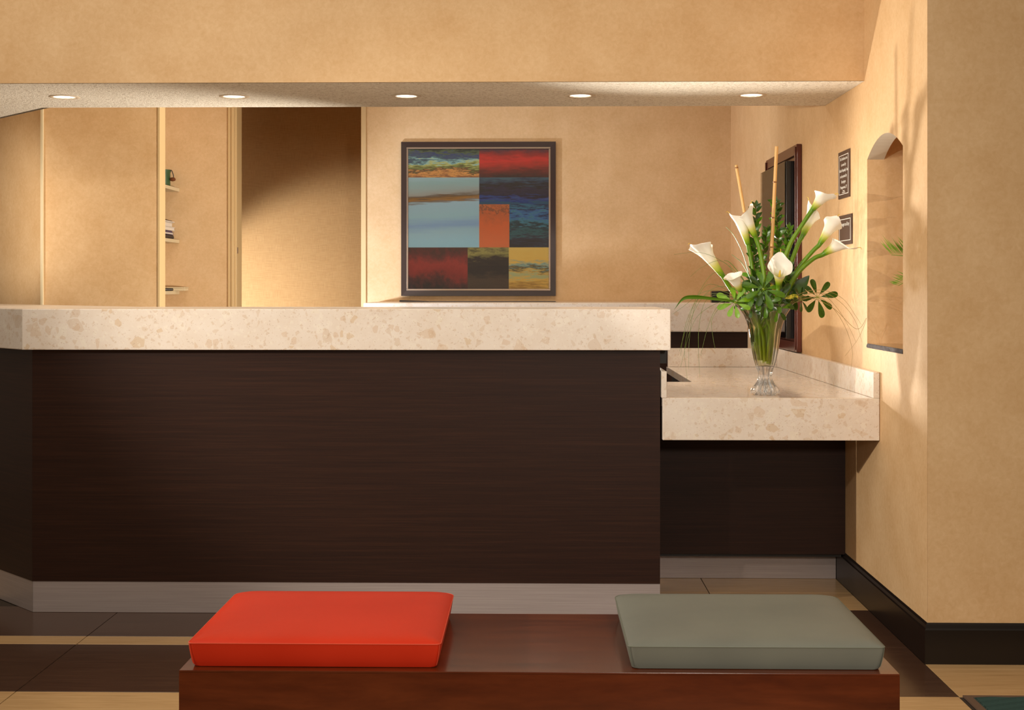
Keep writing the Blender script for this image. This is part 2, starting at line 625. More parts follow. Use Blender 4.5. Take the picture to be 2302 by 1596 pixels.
# niche behind the arch
ap = arch_pts()
for nme, prof, mt in (('niche_arch', ap, M['plaster']), ('niche_jamb', [(NY0, NZ0), ap[0]], M['wall']), ('niche_jamb', [ap[-1], (NY1, NZ0)], M['wall'])):
    mb = MB()
    for i in range(len(prof) - 1):
        (ya, za), (yb, zb) = prof[i], prof[i + 1]
        mb.add([(WX + .0004, ya, za), (WX + .0004, yb, zb), (WX + WT, yb, zb), (WX + WT, ya, za)], [(0, 1, 2, 3)])
    mb.obj(nme, mt, wr, smooth=40)
mb = MB()
x0, x1, y0, y1, z0, z1 = WX + WT, 1.80, 4.56, NY1, NZ0 - .02, 2.05
mb.add([(x0, y0, z0), (x1, y0, z0), (x1, y1, z0), (x0, y1, z0), (x0, y0, z1), (x1, y0, z1), (x1, y1, z1), (x0, y1, z1)],
       [(0, 1, 2, 3), (4, 5, 6, 7), (0, 1, 5, 4), (1, 2, 6, 5), (2, 3, 7, 6)])
mb.obj('niche_box', M['wall'], wr)
bx('niche_sill', WX + .004, 1.79, NY0 + .001, NY1 - .001, NZ0 + .0002, NZ0 + .016, M['sill'], wr)
mb = MB()
rows_ = []
rng = random.Random(3)
for i in range(26):
    y = NY0 + .001 + (NY1 - NY0 - .002) * i / 25
    j = lambda q: rng.uniform(-q, q)
    rows_.append([(WX - .001 + j(.002), y, NZ0 + .0006 + j(.0005)), (WX - .003 + j(.002), y, NZ0 + .006 + j(.001)), (WX - .002 + j(.002), y, NZ0 + .012 + j(.001)),
                  (WX + .0005 + j(.001), y, NZ0 + .0165), (WX + .0042, y, NZ0 + .0165), (WX + .0042, y, NZ0 + .0006)])
V = [p for q in rows_ for p in q]
F = [(i * 6 + k, i * 6 + (k + 1) % 6, (i + 1) * 6 + (k + 1) % 6, (i + 1) * 6 + k) for i in range(25) for k in range(6)] + [(0, 1, 2, 3, 4, 5), tuple(range(155, 149, -1))]
mb.add(V, F)
mb.obj('sill_edge', M['sillrough'], wr)

# bulkhead over the counter (turns 45 degrees at its left end), soffit and ceilings
BX = -2.457
mb = MB()
f45 = 2.2
mb.prism([(WX, 5.235), (WX, 5.335), (BX + .041, 5.335), (BX + .041 - f45, 5.335 + f45), (BX - f45, 5.235 + f45), (BX, 5.235)], 2.04, 3.6)
struct(mb.obj('wall_bulkhead', M['wall']))

mb = MB()
SY0, SY1, SZ = 5.236, 5.935, 2.0385
cells = []
prev = -2.2
hole_r, hs = .052, .11
for cx, cy in DOWN:
    cells.append((prev, cx - hs)); prev = cx + hs
cells.append((prev, WX - .001))
for a_, b_ in cells:
    mb.add([(a_, SY0, SZ), (b_, SY0, SZ), (b_, SY1, SZ), (a_, SY1, SZ)], [(0, 1, 2, 3)])
for cx, cy in DOWN:
    a_, b_ = cx - hs, cx + hs
    mb.add([(a_, SY0, SZ), (b_, SY0, SZ), (b_, cy - hs, SZ), (a_, cy - hs, SZ)], [(0, 1, 2, 3)])
    mb.add([(a_, cy + hs, SZ), (b_, cy + hs, SZ), (b_, SY1, SZ), (a_, SY1, SZ)], [(0, 1, 2, 3)])
    n = 32
    V = []
    for k in range(n):
        q = 2 * PI * k / n + PI / 4
        c_, s_ = math.cos(q), math.sin(q)
        m_ = max(abs(c_), abs(s_))
        V.append((cx + hs * c_ / m_, cy + hs * s_ / m_, SZ))
    for k in range(n):
        q = 2 * PI * k / n + PI / 4
        V.append((cx + hole_r * math.cos(q), cy + hole_r * math.sin(q), SZ))
    mb.add(V, [(k, (k + 1) % n, (k + 1) % n + n, k + n) for k in range(n)])
# the angled wing at the left end
mb.add([(-2.2, SY0, SZ), (-2.2, SY1, SZ), (-2.167, SY1, SZ), (-2.167 - f45, SY1 + f45, SZ), (BX - f45, SY0 + f45, SZ), (BX, SY0, SZ)],
       [(0, 5, 4, 3, 1)])
# rear rise of the soffit
mb.add([(WX, SY1, SZ), (-2.167, SY1, SZ), (-2.167 - f45, SY1 + f45, SZ), (WX, SY1, 2.9), (-2.167, SY1, 2.9), (-2.167 - f45, SY1 + f45, 2.9)],
       [(0, 1, 4, 3), (1, 2, 5, 4)])
soffit = struct(mb.obj('ceiling', M['popcorn']))
struct(bx('ceiling', -5.0, WX, 5.94, 8.9, 2.9, 2.98, M['white']))

# back wall of the office, in two runs either side of a linen-clad doorway
BY = 8.76
struct(bx('wall_back', -1.112, WX, BY, BY + .14, 0, 2.9, M['wallb']))
struct(bx('wall_back', -2.60, -2.002, BY, BY + .14, 0, 2.9, M['wallb']))
d1 = struct(bx('door_1', -2.002, -1.112, BY + .0005, BY + .1395, 2.50, 2.8995, M['wallb']))
for x0, x1, yy in ((-2.014, -1.990, -.012), (-1.990, -1.972, -.020), (-1.972, -1.956, -.006)):
    bx('door_casing', x0, x1, BY + yy, BY + .145, 0, 2.9, M['trimpaint'], d1, bevel=.002)
bx('door_casing', -1.135, -1.102, BY - .012, BY + .145, 0, 2.9, M['trimpaint'], d1, bevel=.002)
bx('strike_plate', -1.957, -1.953, BY + .000, BY + .028, 1.46, 1.50, M['silver'], d1)
# corridor beyond the doorway, lined with linen wallcovering
struct(bx('wall_corridor', -3.6, 0.4, 10.20, 10.26, 0, 2.9, M['linen']))
struct(bx('ceiling', -3.6, 0.4, 8.90, 10.26, 2.9, 2.98, M['white']))
# partition with a 45 degree left face and the wall behind the shelves
struct(MB().prism([(-2.0, 7.10), (-2.0, 7.20), (-2.60, 7.20), (-4.5, 9.1), (-4.7, 9.17), (-2.630, 7.10)], 0, 2.9).obj('wall_left', M['wall']))
struct(bx('trim_1', -2.640, -2.624, 7.088, 7.102, 0, 2.9, M['white'], bevel=.003))
struct(bx('trim_2', -2.012, -1.9985, 7.097, 7.203, 0, 2.9, M['trimpaint'], bevel=.002))
struct(bx('wall_side', -2.66, -2.60, 7.20, BY + .14, 0, 2.9, M['wallb']))

# baseboards
def baseboard(name, path):
    prof = [(0, 0), (.010, 0), (.010, .112), (.0085, .116), (.005, .128), (.001, .134), (0, .134)]
    return prof


mb = MB()
prof = [(0.0, 0.0005), (.011, 0.0005), (.011, .112), (.008, .117), (.0065, .128), (.001, .134), (0.0, .134)]
st = []
for (d, z) in prof:
    st.append([(WX - d, 5.668, z), (WX - d, 4.40 - d, z)])
n = len(prof)
V = [p for pr in st for p in pr]
mb.add(V, [(2 * i, 2 * i + 1, 2 * i + 3, 2 * i + 2) for i in range(n - 1)])
struct(mb.obj('baseboard_right', M['ebony']))
mb = MB()
st = []
for (d, z) in prof:
    st.append([(WX - d, 4.40 - d, z), (4.2, 4.40 - d, z)])
V = [p for pr in st for p in pr]
mb.add(V, [(2 * i, 2 * i + 1, 2 * i + 3, 2 * i + 2) for i in range(n - 1)])
struct(mb.obj('baseboard_front', M['ebony']))

# ------------------------------------------------------------------ reception counter
def off45(x, y, w):
    """inner corner of a band of width w that turns 45 degrees back to the left"""
    return (x + .4142 * w, y + w)


L45 = 1.5
desk = thing('reception_desk', 'long dark wood reception desk with pale metal kick plate, standing under the thick stone counter', 'desk', (-.7, 5.3, 0))
mb = MB().prism([(-.1185, 5.031), (-.1185, 5.055), (-1.893, 5.055), (-1.903, 5.031)], .118, .9965)
mb.obj('front_panel', M['wenge'], desk)
bx('front_panel', -.1184, .475, 5.031, 5.055, .118, .9965, M['wenge'], desk)
c0 = (-1.9035, 5.031); c1 = off45(-1.9035, 5.031, .024)
s = L45 / 1.4142
MB().prism([c0, c1, (c1[0] - s, c1[1] + s), (c0[0] - s, c0[1] + s)], .118, .9965).obj('angled_panel', M['wenge'], desk)
MB().prism([(.475, 5.033), (.475, 5.05), (-1.895, 5.05), (-1.902, 5.033)], 0.001, .118).obj('kick_plate', M['metal'], desk)
c0 = (-1.9035, 5.0335); c1 = off45(-1.9035, 5.0335, .017)
MB().prism([c0, c1, (c1[0] - s, c1[1] + s), (c0[0] - s, c0[1] + s)], 0.001, .118).obj('kick_plate', M['metal'], desk)
bx('end_panel', .455, .475, 5.056, 5.60, .002, .9965, M['wenge'], desk)
bx('inner_cabinet', -1.6, .454, 5.057, 5.58, .004, .80, M['wengedark'], desk)
bx('inner_upright', .4765, .512, 5.16, 5.60, .94, .996, M['wengedark'], desk)

ctop = MB()
a0 = (-1.926, 4.99); w = .62
i0 = off45(a0[0], a0[1], w)
s = 1.6 / 1.4142
ctop.prism([(.511, 4.99), (.511, 4.99 + w), i0, (i0[0] - s, i0[1] + s), (a0[0] - s, a0[1] + s), a0], .998, 1.152)
o = ctop.obj('countertop', M['stone'], bevel=.003)
tag(o, 'long thick cream stone countertop on the dark reception desk, highest stone slab at the front', 'countertop')

# ------------------------------------------------------------------ lower side ledge (L-shaped)
ledge = thing('side_counter', 'lower L-shaped cream stone counter with backsplashes beside the right wall, under the vase', 'counter', (.9, 5.4, .66))
MB().prism([(.482, 5.0), (1.2885, 5.0), (1.2885, 5.03), (.482, 5.03)], .662, .8195).obj('apron', M['stone'], ledge, bevel=.002)
MB().prism([(.482, 5.0305), (1.2885, 5.0305), (1.2885, 7.0), (.694, 7.0), (.694, 5.87), (.482, 5.87)], .786, .8195).obj('worktop', M['stonepol'], ledge, bevel=.0015)
bx('backsplash', 1.266, 1.2885, 5.0, 6.978, .820, .917, M['stone'], ledge, bevel=.0015)
bx('backsplash', .70, 1.2885, 6.979, 7.0, .820, .917, M['stone'], ledge, bevel=.0015)
bx('backsplash', .478, .497, 5.0, 5.86, .820, .919, M['stone'], ledge, bevel=.0015)
knee = thing('knee_space_panel', 'dark panel with metal kick plate closing the knee space below the lower stone counter', 'panel', (.88, 5.6, 0))
bx('panel', .478, 1.2885, 5.55, 5.575, .128, .7855, M['wenge'], knee)
bx('kick_plate', .478, 1.278, 5.675, 5.69, .001, .112, M['metal'], knee)
bx('shelf_bottom', .478, 1.278, 5.576, 5.688, .1125, .126, M['wengedark'], knee)
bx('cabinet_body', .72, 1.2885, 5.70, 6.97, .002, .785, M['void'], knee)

# ------------------------------------------------------------------ back counter in the office
bc = thing('back_counter', 'stone topped dark counter along the office back wall, under the painting', 'counter', (.13, 8.3, 0))
bx('stone_top', -1.029, 1.2885, 8.04, 8.757, .967, 1.142, M['stone'], bc, bevel=.008, bseg=3)
bx('cabinet_body', -1.0, 1.2885, 8.075, 8.757, .002, .966, M['wenge'], bc)

# ------------------------------------------------------------------ bench and cushions
bench = thing('bench', 'low mahogany bench in the foreground carrying the two vinyl cushions', 'bench', (.008, 3.14, 0))
bx('top', -.771, .787, 2.886, 3.403, .3955, .400, M['bench'], bench, bevel=.0008)
bx('front_panel', -.771, .787, 2.886, 2.911, .002, .3953, M['bench'], bench)
bx('back_panel', -.768, .784, 3.378, 3.400, .002, .3953, M['bench'], bench)
bx('end_panel', -.768, -.746, 2.9115, 3.3775, .002, .3953, M['bench'], bench)
bx('end_panel', .762, .784, 2.9115, 3.3775, .002, .3953, M['bench'], bench)


def cushion(x0, x1, y0, y1, z0, z1, mat, seam, label, name):
    cx, cy = (x0 + x1) / 2, (y0 + y1) / 2
    root = thing(name, label, 'cushion', (cx, cy, z0))
    hx, hy, H = (x1 - x0) / 2, (y1 - y0) / 2, z1 - z0
    r = .040
    nseg = 8

    def ring(inset, z, rr):
        pts = []
        ax, ay = hx - inset, hy - inset
        for q0, sx, sy in ((0, 1, 1), (1, -1, 1), (2, -1, -1), (3, 1, -1)):
            rr = min((.038 if sy > 0 else .012) + inset * .2, min(ax, ay) * .6)
            # corner arcs plus subdivided straight edges
            for k in range(nseg + 1):
                q = (q0 + k / nseg) * PI / 2
                pts.append((sx * (ax - rr) + rr * math.cos(q), sy * (ay - rr) + rr * math.sin(q), z))
        return pts
    rows = [(.010, 0.0006), (.0088, .003), (.006, H * .2), (.003, H * .45), (.001, H * .66), (.0002, H * .79), (.0, H * .81), (.0035, H * .845), (.010, H * .885), (.020, H * .925),
            (.035, H * .96), (.055, H * .985), (.09, H * 1.005), (.13, H * 1.02), (.18, H * 1.028)]
    V = []
    for ins, z in rows:
        V += ring(ins, z, r)
    n = len(ring(0, 0, r))
    F = [(i * n + k, i * n + (k + 1) % n, (i + 1) * n + (k + 1) % n, (i + 1) * n + k) for i in range(len(rows) - 1) for k in range(n)]
    F.append(tuple(range(n - 1, -1, -1)))
    F.append(tuple(range((len(rows) - 1) * n, len(rows) * n)))
    mb = MB()
    mb.add([(x + cx, y + cy, z + z0) for x, y, z in V], F)
    cov = mb.obj('cover', mat, root, smooth=60)
    pts = [(x + cx, y + cy, z + z0) for x, y, z in ring(-.0004, H * .812, r)]
    MB().tube(pts + [pts[0]], .0011, 6, cap=False).obj('seam', seam, cov, smooth=True)
    for sx in (-1, 1):
        pts = [(cx + sx * (hx - ins - .0022), cy - (hy - ins - .0022), z0 + zz) for ins, zz in ((.0082, .006), (.006, H * .2), (.003, H * .45), (.001, H * .66), (.0002, H * .79))]
        MB().tube(pts, .0010, 5).obj('seam', seam, cov, smooth=True)
    return root


cushion(-.757, -.203, 2.905, 3.398, .4005, .466, M['red'], M['redseam'], 'red vinyl cushion at the left end of the bench', 'bench_cushion')
cushion(.205, .762, 2.905, 3.398, .4005, .463, M['grey'], M['greyseam'], 'grey-green vinyl cushion at the right end of the bench', 'bench_cushion')

# ------------------------------------------------------------------ entrance mat
mat_ = thing('entrance_mat', 'ribbed dark teal carpet mat with rubber edging, on the floor by the right pillar', 'mat', (2.2, 3.5, 0))
bx('carpet', 1.315, 3.0, 2.6, 4.018, .0008, .006, M['teal'], mat_)
MB().prism([(1.290, 4.040), (3.0, 4.040), (3.0, 4.019), (1.314, 4.019)], .0008, .006).obj('edging', M['matedge'], mat_)
MB().prism([(1.290, 4.040), (1.314, 4.019), (1.314, 2.6), (1.290, 2.6)], .0008, .006).obj('edging', M['matedge'], mat_)
mb = MB()
for i in range(130):
    y = 4.012 - i * .011
    V = []
    x = 1.318
    k = 0
    while x < 2.1:
        V.append((x, y + .003 * math.sin(x * 61 + i * 1.7) + .0015 * math.sin(x * 23 + i))); x += .02
    vv = [(a, b - .003, .006) for a, b in V] + [(a, b, .0095) for a, b in V] + [(a, b + .003, .006) for a, b in V]
    m_ = len(V)
    mb.add(vv, [(j, j + 1, j + 1 + m_, j + m_) for j in range(m_ - 1)] + [(j + m_, j + 1 + m_, j + 1 + 2 * m_, j + 2 * m_) for j in range(m_ - 1)])
o = mb.obj('pile_ribs', M['teal'], mat_)
o['kind'] = 'stuff'

# ------------------------------------------------------------------ downlights
prev_root = None
nm = ['leftmost', 'second', 'third (middle)', 'fourth', 'rightmost']
for k, (cx, cy) in enumerate(DOWN):
    lab = ['leftmost recessed ceiling downlight in the soffit, near its angled end',
           'second recessed downlight from the left in the soffit, above the shelf alcove and linen door',
           'middle recessed downlight of the five in the soffit, above the painting\'s left edge',
           'fourth recessed downlight from the left in the soffit, right of the painting',
           'rightmost recessed ceiling downlight in the soffit, above the flowers'][k]
    if prev_root is None:
        root = thing('downlight', lab, 'ceiling light', (cx, cy, SZ), 'recessed downlights in the soffit')
        z = SZ
        MB().lathe(cx, cy, [(.0455, z + .002), (.0455, z - .002), (.050, z - .0035), (.060, z - .003), (.064, z - .0005)], 40, close_bottom=False).obj('trim_ring', M['ring'], root, smooth=True)
        V = []; F = []
        ns = 24
        for j, (r, zz) in enumerate(((.0455, z + .001), (.044, z + .02), (.038, z + .045), (.028, z + .065))):
            for q in range(ns):
                V.append((cx + r * (1 - .05 * (q % 2)) * math.cos(2 * PI * q / ns), cy + r * (1 - .05 * (q % 2)) * math.sin(2 * PI * q / ns), zz))
        F = [(j * ns + q, j * ns + (q + 1) % ns, (j + 1) * ns + (q + 1) % ns, (j + 1) * ns + q) for j in range(3) for q in range(ns)]
        F.append(tuple(range(3 * ns, 4 * ns)))
        refl = MB().add(V, F).obj('reflector', M['reflector'], root)
        MB().lathe(cx, cy, [(.004, z + .024), (.018, z + .028), (.024, z + .038), (.022, z + .052), (.014, z + .060)], 20, close_top=True).obj('bulb', M['bulb'], refl, smooth=True)
        prev_root = root
    else:
        root = prev_root.copy(); COL.objects.link(root)
        root.location = (cx, cy, SZ); root['label'] = lab
        for ch in list(prev_root.children):
            c = ch.copy(); COL.objects.link(c); c.parent = root
            for g_ in list(ch.children):
                d_ = g_.copy(); COL.objects.link(d_); d_.parent = c

# ------------------------------------------------------------------ painting
def art(name, x0, x1, z0, z1, stops, stretch=(3, 1, 26), amp=.5, tilt=0.0, fine=.25, seed=0.0, gain=(1.40, 1.42, 1.62)):
    """brush-streaked colour field: colours run from bottom (0) to top (1)"""
    t = NT(name)
    tc = t.n('ShaderNodeTexCoord')
    sp = t.n('ShaderNodeSeparateXYZ')
    t.l(tc.outputs['Object'], sp.inputs[0])
    vv = t.math('MULTIPLY', t.math('SUBTRACT', sp.outputs[2], z0), 1 / (z1 - z0))
    uu = t.math('MULTIPLY', t.math('SUBTRACT', sp.outputs[0], x0), tilt / (x1 - x0))
    mp = t.n('ShaderNodeMapping')
    mp.inputs['Scale'].default_value = stretch
    mp.inputs['Location'].default_value = (seed, seed * 2.3, seed * 1.7)
    t.l(tc.outputs['Object'], mp.inputs[0])
    a = t.noise(mp.outputs[0], 1.6, 5, .6, .5)
    b = t.noise(mp.outputs[0], 7.0, 4, .6)
    f = t.math('ADD', vv, uu)
    f = t.math('ADD', f, t.math('MULTIPLY', t.math('SUBTRACT', a, .5), amp))
    f = t.math('ADD', f, t.math('MULTIPLY', t.math('SUBTRACT', b, .5), fine))
    stops = [(p, tuple(min(255, q * k + 4) for q, k in zip(c, gain))) for p, c in stops]
    t.base(t.ramp(f, stops)).set(Roughness=.55)
    return t.m


pic = thing('framed_painting', 'large square dark framed abstract painting of colour blocks, on the office back wall', 'painting', (-.363, BY, 1.18))
fx0, fx1, fz0, fz1 = -.870, .144, 1.180, 2.190
fw = .034
for nme, quad in (('bottom', [(fx0, fz0), (fx1, fz0), (fx1 - fw, fz0 + fw), (fx0 + fw, fz0 + fw)]),
                  ('top', [(fx0, fz1), (fx1, fz1), (fx1 - fw, fz1 - fw), (fx0 + fw, fz1 - fw)]),
                  ('left', [(fx0, fz0), (fx0, fz1), (fx0 + fw, fz1 - fw), (fx0 + fw, fz0 + fw)]),
                  ('right', [(fx1, fz0), (fx1, fz1), (fx1 - fw, fz1 - fw), (fx1 - fw, fz0 + fw)])):
    # outer edge stands lower than the inner lip: sloping moulding
    (a, b, c, d) = quad
    V = [(a[0], BY - .001, a[1]), (b[0], BY - .001, b[1]), (c[0], BY - .001, c[1]), (d[0], BY - .001, d[1]),
         (a[0], BY - .023, a[1]), (b[0], BY - .023, b[1]), (c[0], BY - .019, c[1]), (d[0], BY - .019, d[1])]
    MB().add(V, [(0, 1, 2, 3), (4, 5, 6, 7), (0, 1, 5, 4), (1, 2, 6, 5), (2, 3, 7, 6), (3, 0, 4, 7)]).obj('frame_rail', M['frame'], pic)
g0x, g1x, g0z, g1z = fx0 + fw, fx1 - fw, fz0 + fw, fz1 - fw
fl = .012
for (x0, x1, z0, z1) in ((g0x, g1x, g0z, g0z + fl), (g0x, g1x, g1z - fl, g1z), (g0x, g0x + fl, g0z + fl, g1z - fl), (g1x - fl, g1x, g0z + fl, g1z - fl)):
    bx('fillet', x0, x1, BY - .018, BY - .001, z0, z1, M['silver'], pic, bevel=.002)
ax0, ax1, az0, az1 = g0x + fl, g1x - fl, g0z + fl, g1z - fl
xm, xn, xo, xp = -.358, -.160, -.434, -.164
zA, zB, zC = 1.957, 1.781, 1.498
off = parent_loc(pic)


def A_(name, x0, x1, z0, z1, *a, **k):
    return art(name, x0 - off.x, x1 - off.x, z0 - off.z, z1 - off.z, *a, **k)


panels = [
    (ax0, xm, zA, az1, A_('paint_landscape', ax0, xm, zA, az1, [(0, (120, 76, 40)), (.14, (176, 128, 62)), (.24, (70, 46, 28)), (.36, (94, 104, 48)), (.48, (150, 150, 80)), (.56, (110, 150, 140)), (.66, (54, 76, 70)), (.78, (40, 48, 84)), (.9, (70, 84, 50)), (1, (34, 44, 36))], (3, 1, 18), .8, 0, .7, 1)),
    (xm, ax1, zA, az1, A_('paint_red', xm, ax1, zA, az1, [(0, (44, 26, 22)), (.22, (84, 28, 20)), (.45, (140, 34, 22)), (.62, (160, 36, 26)), (.82, (120, 28, 22)), (1, (56, 34, 40))], (2.4, 1, 9), .5, .0, .35, 2)),
    (ax0, xm, zC, zA, A_('paint_sky', ax0, xm, zC, zA, [(0, (136, 168, 182)), (.2, (146, 170, 190)), (.3, (128, 152, 176)), (.42, (146, 172, 188)), (.6, (150, 170, 180)), (.635, (112, 92, 78)), (.665, (150, 104, 46)), (.70, (92, 74, 58)), (.74, (140, 136, 128)), (.82, (134, 148, 144)), (.9, (128, 152, 150)), (1, (138, 160, 164))], (1.2, 1, 14), .12, -.06, .10, 3, (1.28, 1.35, 1.42))),
    (xm, xn, zC, zB, A_('paint_orange', xm, xn, zC, zB, [(0, (170, 92, 46)), (.5, (178, 90, 42)), (.8, (160, 86, 44)), (.87, (112, 70, 44)), (.95, (168, 96, 48)), (1, (150, 86, 46))], (8, 1, 8), .5, 0, .5, 4)),
    (xm, ax1, zB, zA, A_('paint_deep_blue', xm, ax1, zB, zA, [(0, (40, 72, 84)), (.15, (34, 56, 104)), (.3, (26, 24, 36)), (.5, (34, 30, 50)), (.66, (24, 22, 20)), (.8, (34, 48, 62)), (1, (46, 74, 78))], (2.4, 1, 15), .9, 0, .75, 5)),
    (xn, ax1, zC, zB, A_('paint_teal', xn, ax1, zC, zB, [(0, (38, 34, 34)), (.2, (44, 44, 50)), (.36, (48, 84, 80)), (.5, (36, 40, 40)), (.62, (60, 110, 112)), (.74, (54, 92, 124)), (.86, (34, 32, 48)), (1, (50, 96, 108))], (2.4, 1, 15), .75, 0, .75, 6)),
    (ax0, xo, az0, zC, A_('paint_crimson', ax0, xo, az0, zC, [(0, (34, 22, 18)), (.18, (64, 28, 22)), (.4, (112, 34, 24)), (.62, (126, 42, 30)), (.82, (92, 36, 28)), (1, (64, 36, 26))], (5, 1, 4), .7, 0, .4, 7)),
    (xo, xp, az0, zC, A_('paint_umber', xo, xp, az0, zC, [(0, (54, 42, 28)), (.2, (62, 48, 32)), (.45, (34, 26, 20)), (.68, (44, 34, 24)), (.8, (104, 98, 48)), (.9, (128, 120, 60)), (1, (76, 72, 40))], (3, 1, 10), .5, 0, .4, 8)),
    (xp, ax1, az0, zC, A_('paint_yellow', xp, ax1, az0, zC, [(0, (150, 112, 48)), (.2, (196, 160, 76)), (.34, (150, 160, 120)), (.4, (190, 158, 84)), (.5, (84, 76, 52)), (.56, (122, 150, 144)), (.66, (200, 166, 82)), (1, (204, 172, 92))], (2.4, 1, 12), .45, .0, .5, 9, (1.24, 1.27, 1.28))),
]
mb = MB()
for i, (x0, x1, z0, z1, m) in enumerate(panels):
    mb.add([(x0, BY - .010, z0), (x1, BY - .010, z0), (x1, BY - .010, z1), (x0, BY - .010, z1)], [(0, 1, 2, 3)], mi=i)
mb.obj('canvas', [p[4] for p in panels], pic)
bx('glass_pane', ax0, ax1, BY - .0145, BY - .013, az0, az1, M['pane'], pic)

# ------------------------------------------------------------------ wall plaques
def text_mesh(txt, size, mat, name, parent, origin, condense=1.0):
    """lettering on the right wall: reads along -Y (towards the lobby), up Z, faces -X"""
    cu = bpy.data.curves.new(name, 'FONT')
    cu.body = txt
    cu.size = size
    cu.align_x = 'CENTER'
    cu.extrude = .0002
    cu.resolution_u = 2
    tmp = bpy.data.objects.new('tmp_text', cu)
    COL.objects.link(tmp)
    dg = bpy.context.evaluated_depsgraph_get()
    me = bpy.data.meshes.new_from_object(tmp.evaluated_get(dg))
    bpy.data.objects.remove(tmp)
    off = Vector(parent_loc(parent))
    for v in me.vertices:
        x, y, z = v.co
        v.co = Vector((origin[0] - z, origin[1] - x * condense, origin[2] + y)) - off
    me.materials.clear()
    me.materials.append(mat)
    o = bpy.data.objects.new(name, me)
    COL.objects.link(o)
    o.parent = parent
    return o


def plaque(y0, y1, z0, z1, label, lines, small=None):
    root = thing('wall_plaque', label, 'sign', (WX, (y0 + y1) / 2, z0))
    plate = bx('plate', WX - .005, WX - .0004, y0, y1, z0, z1, M['sign'], root, bevel=.0008)
    m, w = .016, .0028
    xa, xb = WX - .0057, WX - .0049
    for q in ((y0 + m, y1 - m, z0 + m, z0 + m + w), (y0 + m, y1 - m, z1 - m - w, z1 - m), (y0 + m, y0 + m + w * 1.5, z0 + m + w, z1 - m - w), (y1 - m - w * 1.5, y1 - m, z0 + m + w, z1 - m - w)):
        bx('border_line', xa, xb, q[0], q[1], q[2], q[3], M['signtext'], plate)
    yc = (y0 + y1) / 2
    for txt, z, size, cond in lines:
        text_mesh(txt, size, M['signtext'], 'lettering', plate, (xa, yc, z), cond)
    if small:
        mb = MB()
        for z, n in small:
            for i in range(n):
                a = yc - .0045 * n / 2 + .0045 * i
                mb.box(xa, xb, a, a + .0034, z, z + .0034)
        mb.obj('small_print', M['signtext'], plate)
    return root


plaque(5.462, 5.660, 1.604, 1.800, 'taller brown wall plaque with six white lines of text, upper one on the right wall',
       [('The Residence Inn', 1.762, .0185, .95), ('is owned by', 1.738, .0185, .95), ('Ashford Hospitality Trust', 1.714, .0185, .80),
        ('and operated by', 1.690, .0185, .95), ('Remington', 1.667, .0185, .95), ('Management, LP', 1.644, .0185, .95)], [(1.633, 7), (1.6265, 11)])
plaque(5.424, 5.652, 1.410, 1.533, 'wider brown wall plaque, lower of the two on the right wall, partly behind calla lilies',
       [('Manager on Duty', 1.488, .022, 1.0)])

# ------------------------------------------------------------------ framed notice case on the right wall
case = thing('notice_case', 'tall mahogany framed dark glass case on the right wall behind the flowers', 'picture frame', (WX, 6.87, .921))
Y0, Y1, Z0, Z1 = 6.445, 7.300, .921, 1.925
for q in ((Y0, Y0 + .06, Z0, Z1), (Y1 - .06, Y1, Z0, Z1), (Y0 + .0605, Y1 - .0605, Z0, Z0 + .05), (Y0 + .0605, Y1 - .0605, Z1 - .05, Z1)):
    bx('frame_rail', WX - .026, WX - .0005, q[0], q[1], q[2], q[3], M['mahogany'], case, bevel=.004)
for q in ((Y0 + .012, Y0 + .030, Z0 + .012, Z1 - .012), (Y1 - .030, Y1 - .012, Z0 + .012, Z1 - .012)):
    bx('frame_bead', WX - .032, WX - .0262, q[0], q[1], q[2], q[3], M['mahogany'], case, bevel=.002)
bx('back_board', WX - .012, WX - .001, Y0 + .061, Y1 - .061, Z0 + .051, Z1 - .051, M['mahogany'], case)
icase = bx('inner_case', WX - .062, WX - .0125, Y0 + .075, Y1 - .075, Z0 + .065, Z1 - .075, M['black'], case, bevel=.002)
bx('print', WX - .0635, WX - .0622, Y0 + .16, Y1 - .12, Z0 + .12, Z1 - .14, M['print'], icase)
bx('glass_pane', WX - .068, WX - .066, Y0 + .076, Y1 - .076, Z0 + .066, Z1 - .076, M['pane'], icase)

# ------------------------------------------------------------------ small things on the back counter
o = bx('card_holder', 1.090, 1.200, 8.20, 8.26, 1.1425, 1.213, M['black'], bevel=.003)
tag(o, 'small dark box standing on the back counter, just left of the vase foliage', 'box')
o = bx('desk_strip', -.869, .143, 8.70, 8.745, 1.1425, 1.1465, M['darkcover'], bevel=.001)
tag(o, 'long thin dark strip lying on the back counter under the painting', 'mat')
o = MB().add([(-.869, 8.62, 1.1425), (-.680, 8.62, 1.1425), (-.680, 8.69, 1.1425), (-.869, 8.69, 1.1425), (-.869, 8.62, 1.153), (-.680, 8.62, 1.1465), (-.680, 8.69, 1.1465), (-.869, 8.69, 1.153)],
             [(0, 1, 2, 3), (4, 5, 6, 7), (0, 1, 5, 4), (1, 2, 6, 5), (2, 3, 7, 6), (3, 0, 4, 7)]).obj('folder', M['darkcover'], bevel=.001)
tag(o, 'short dark folder lying at the left end of the thin strip on the back counter', 'folder')

# ------------------------------------------------------------------ shelf alcove on the left
SX = -2.336
for zt, lab in ((1.888, 'top white wall shelf in the left alcove, with a green tin on it'),
                (1.549, 'middle white wall shelf in the left alcove, with stacked books on it'),
                (1.213, 'lowest white wall shelf in the left alcove, with a spiral notebook on it')):
    root = thing('wall_shelf', lab, 'shelf', (-2.47, 8.2, zt - .022), 'white shelves in the left alcove')
    bx('board', -2.5995, SX, 7.5, 8.755, zt - .022, zt, M['white'], root, bevel=.001)
    bx('bracket', -2.599, -2.585, 7.8, 7.83, zt - .12, zt - .0225, M['white'], root)
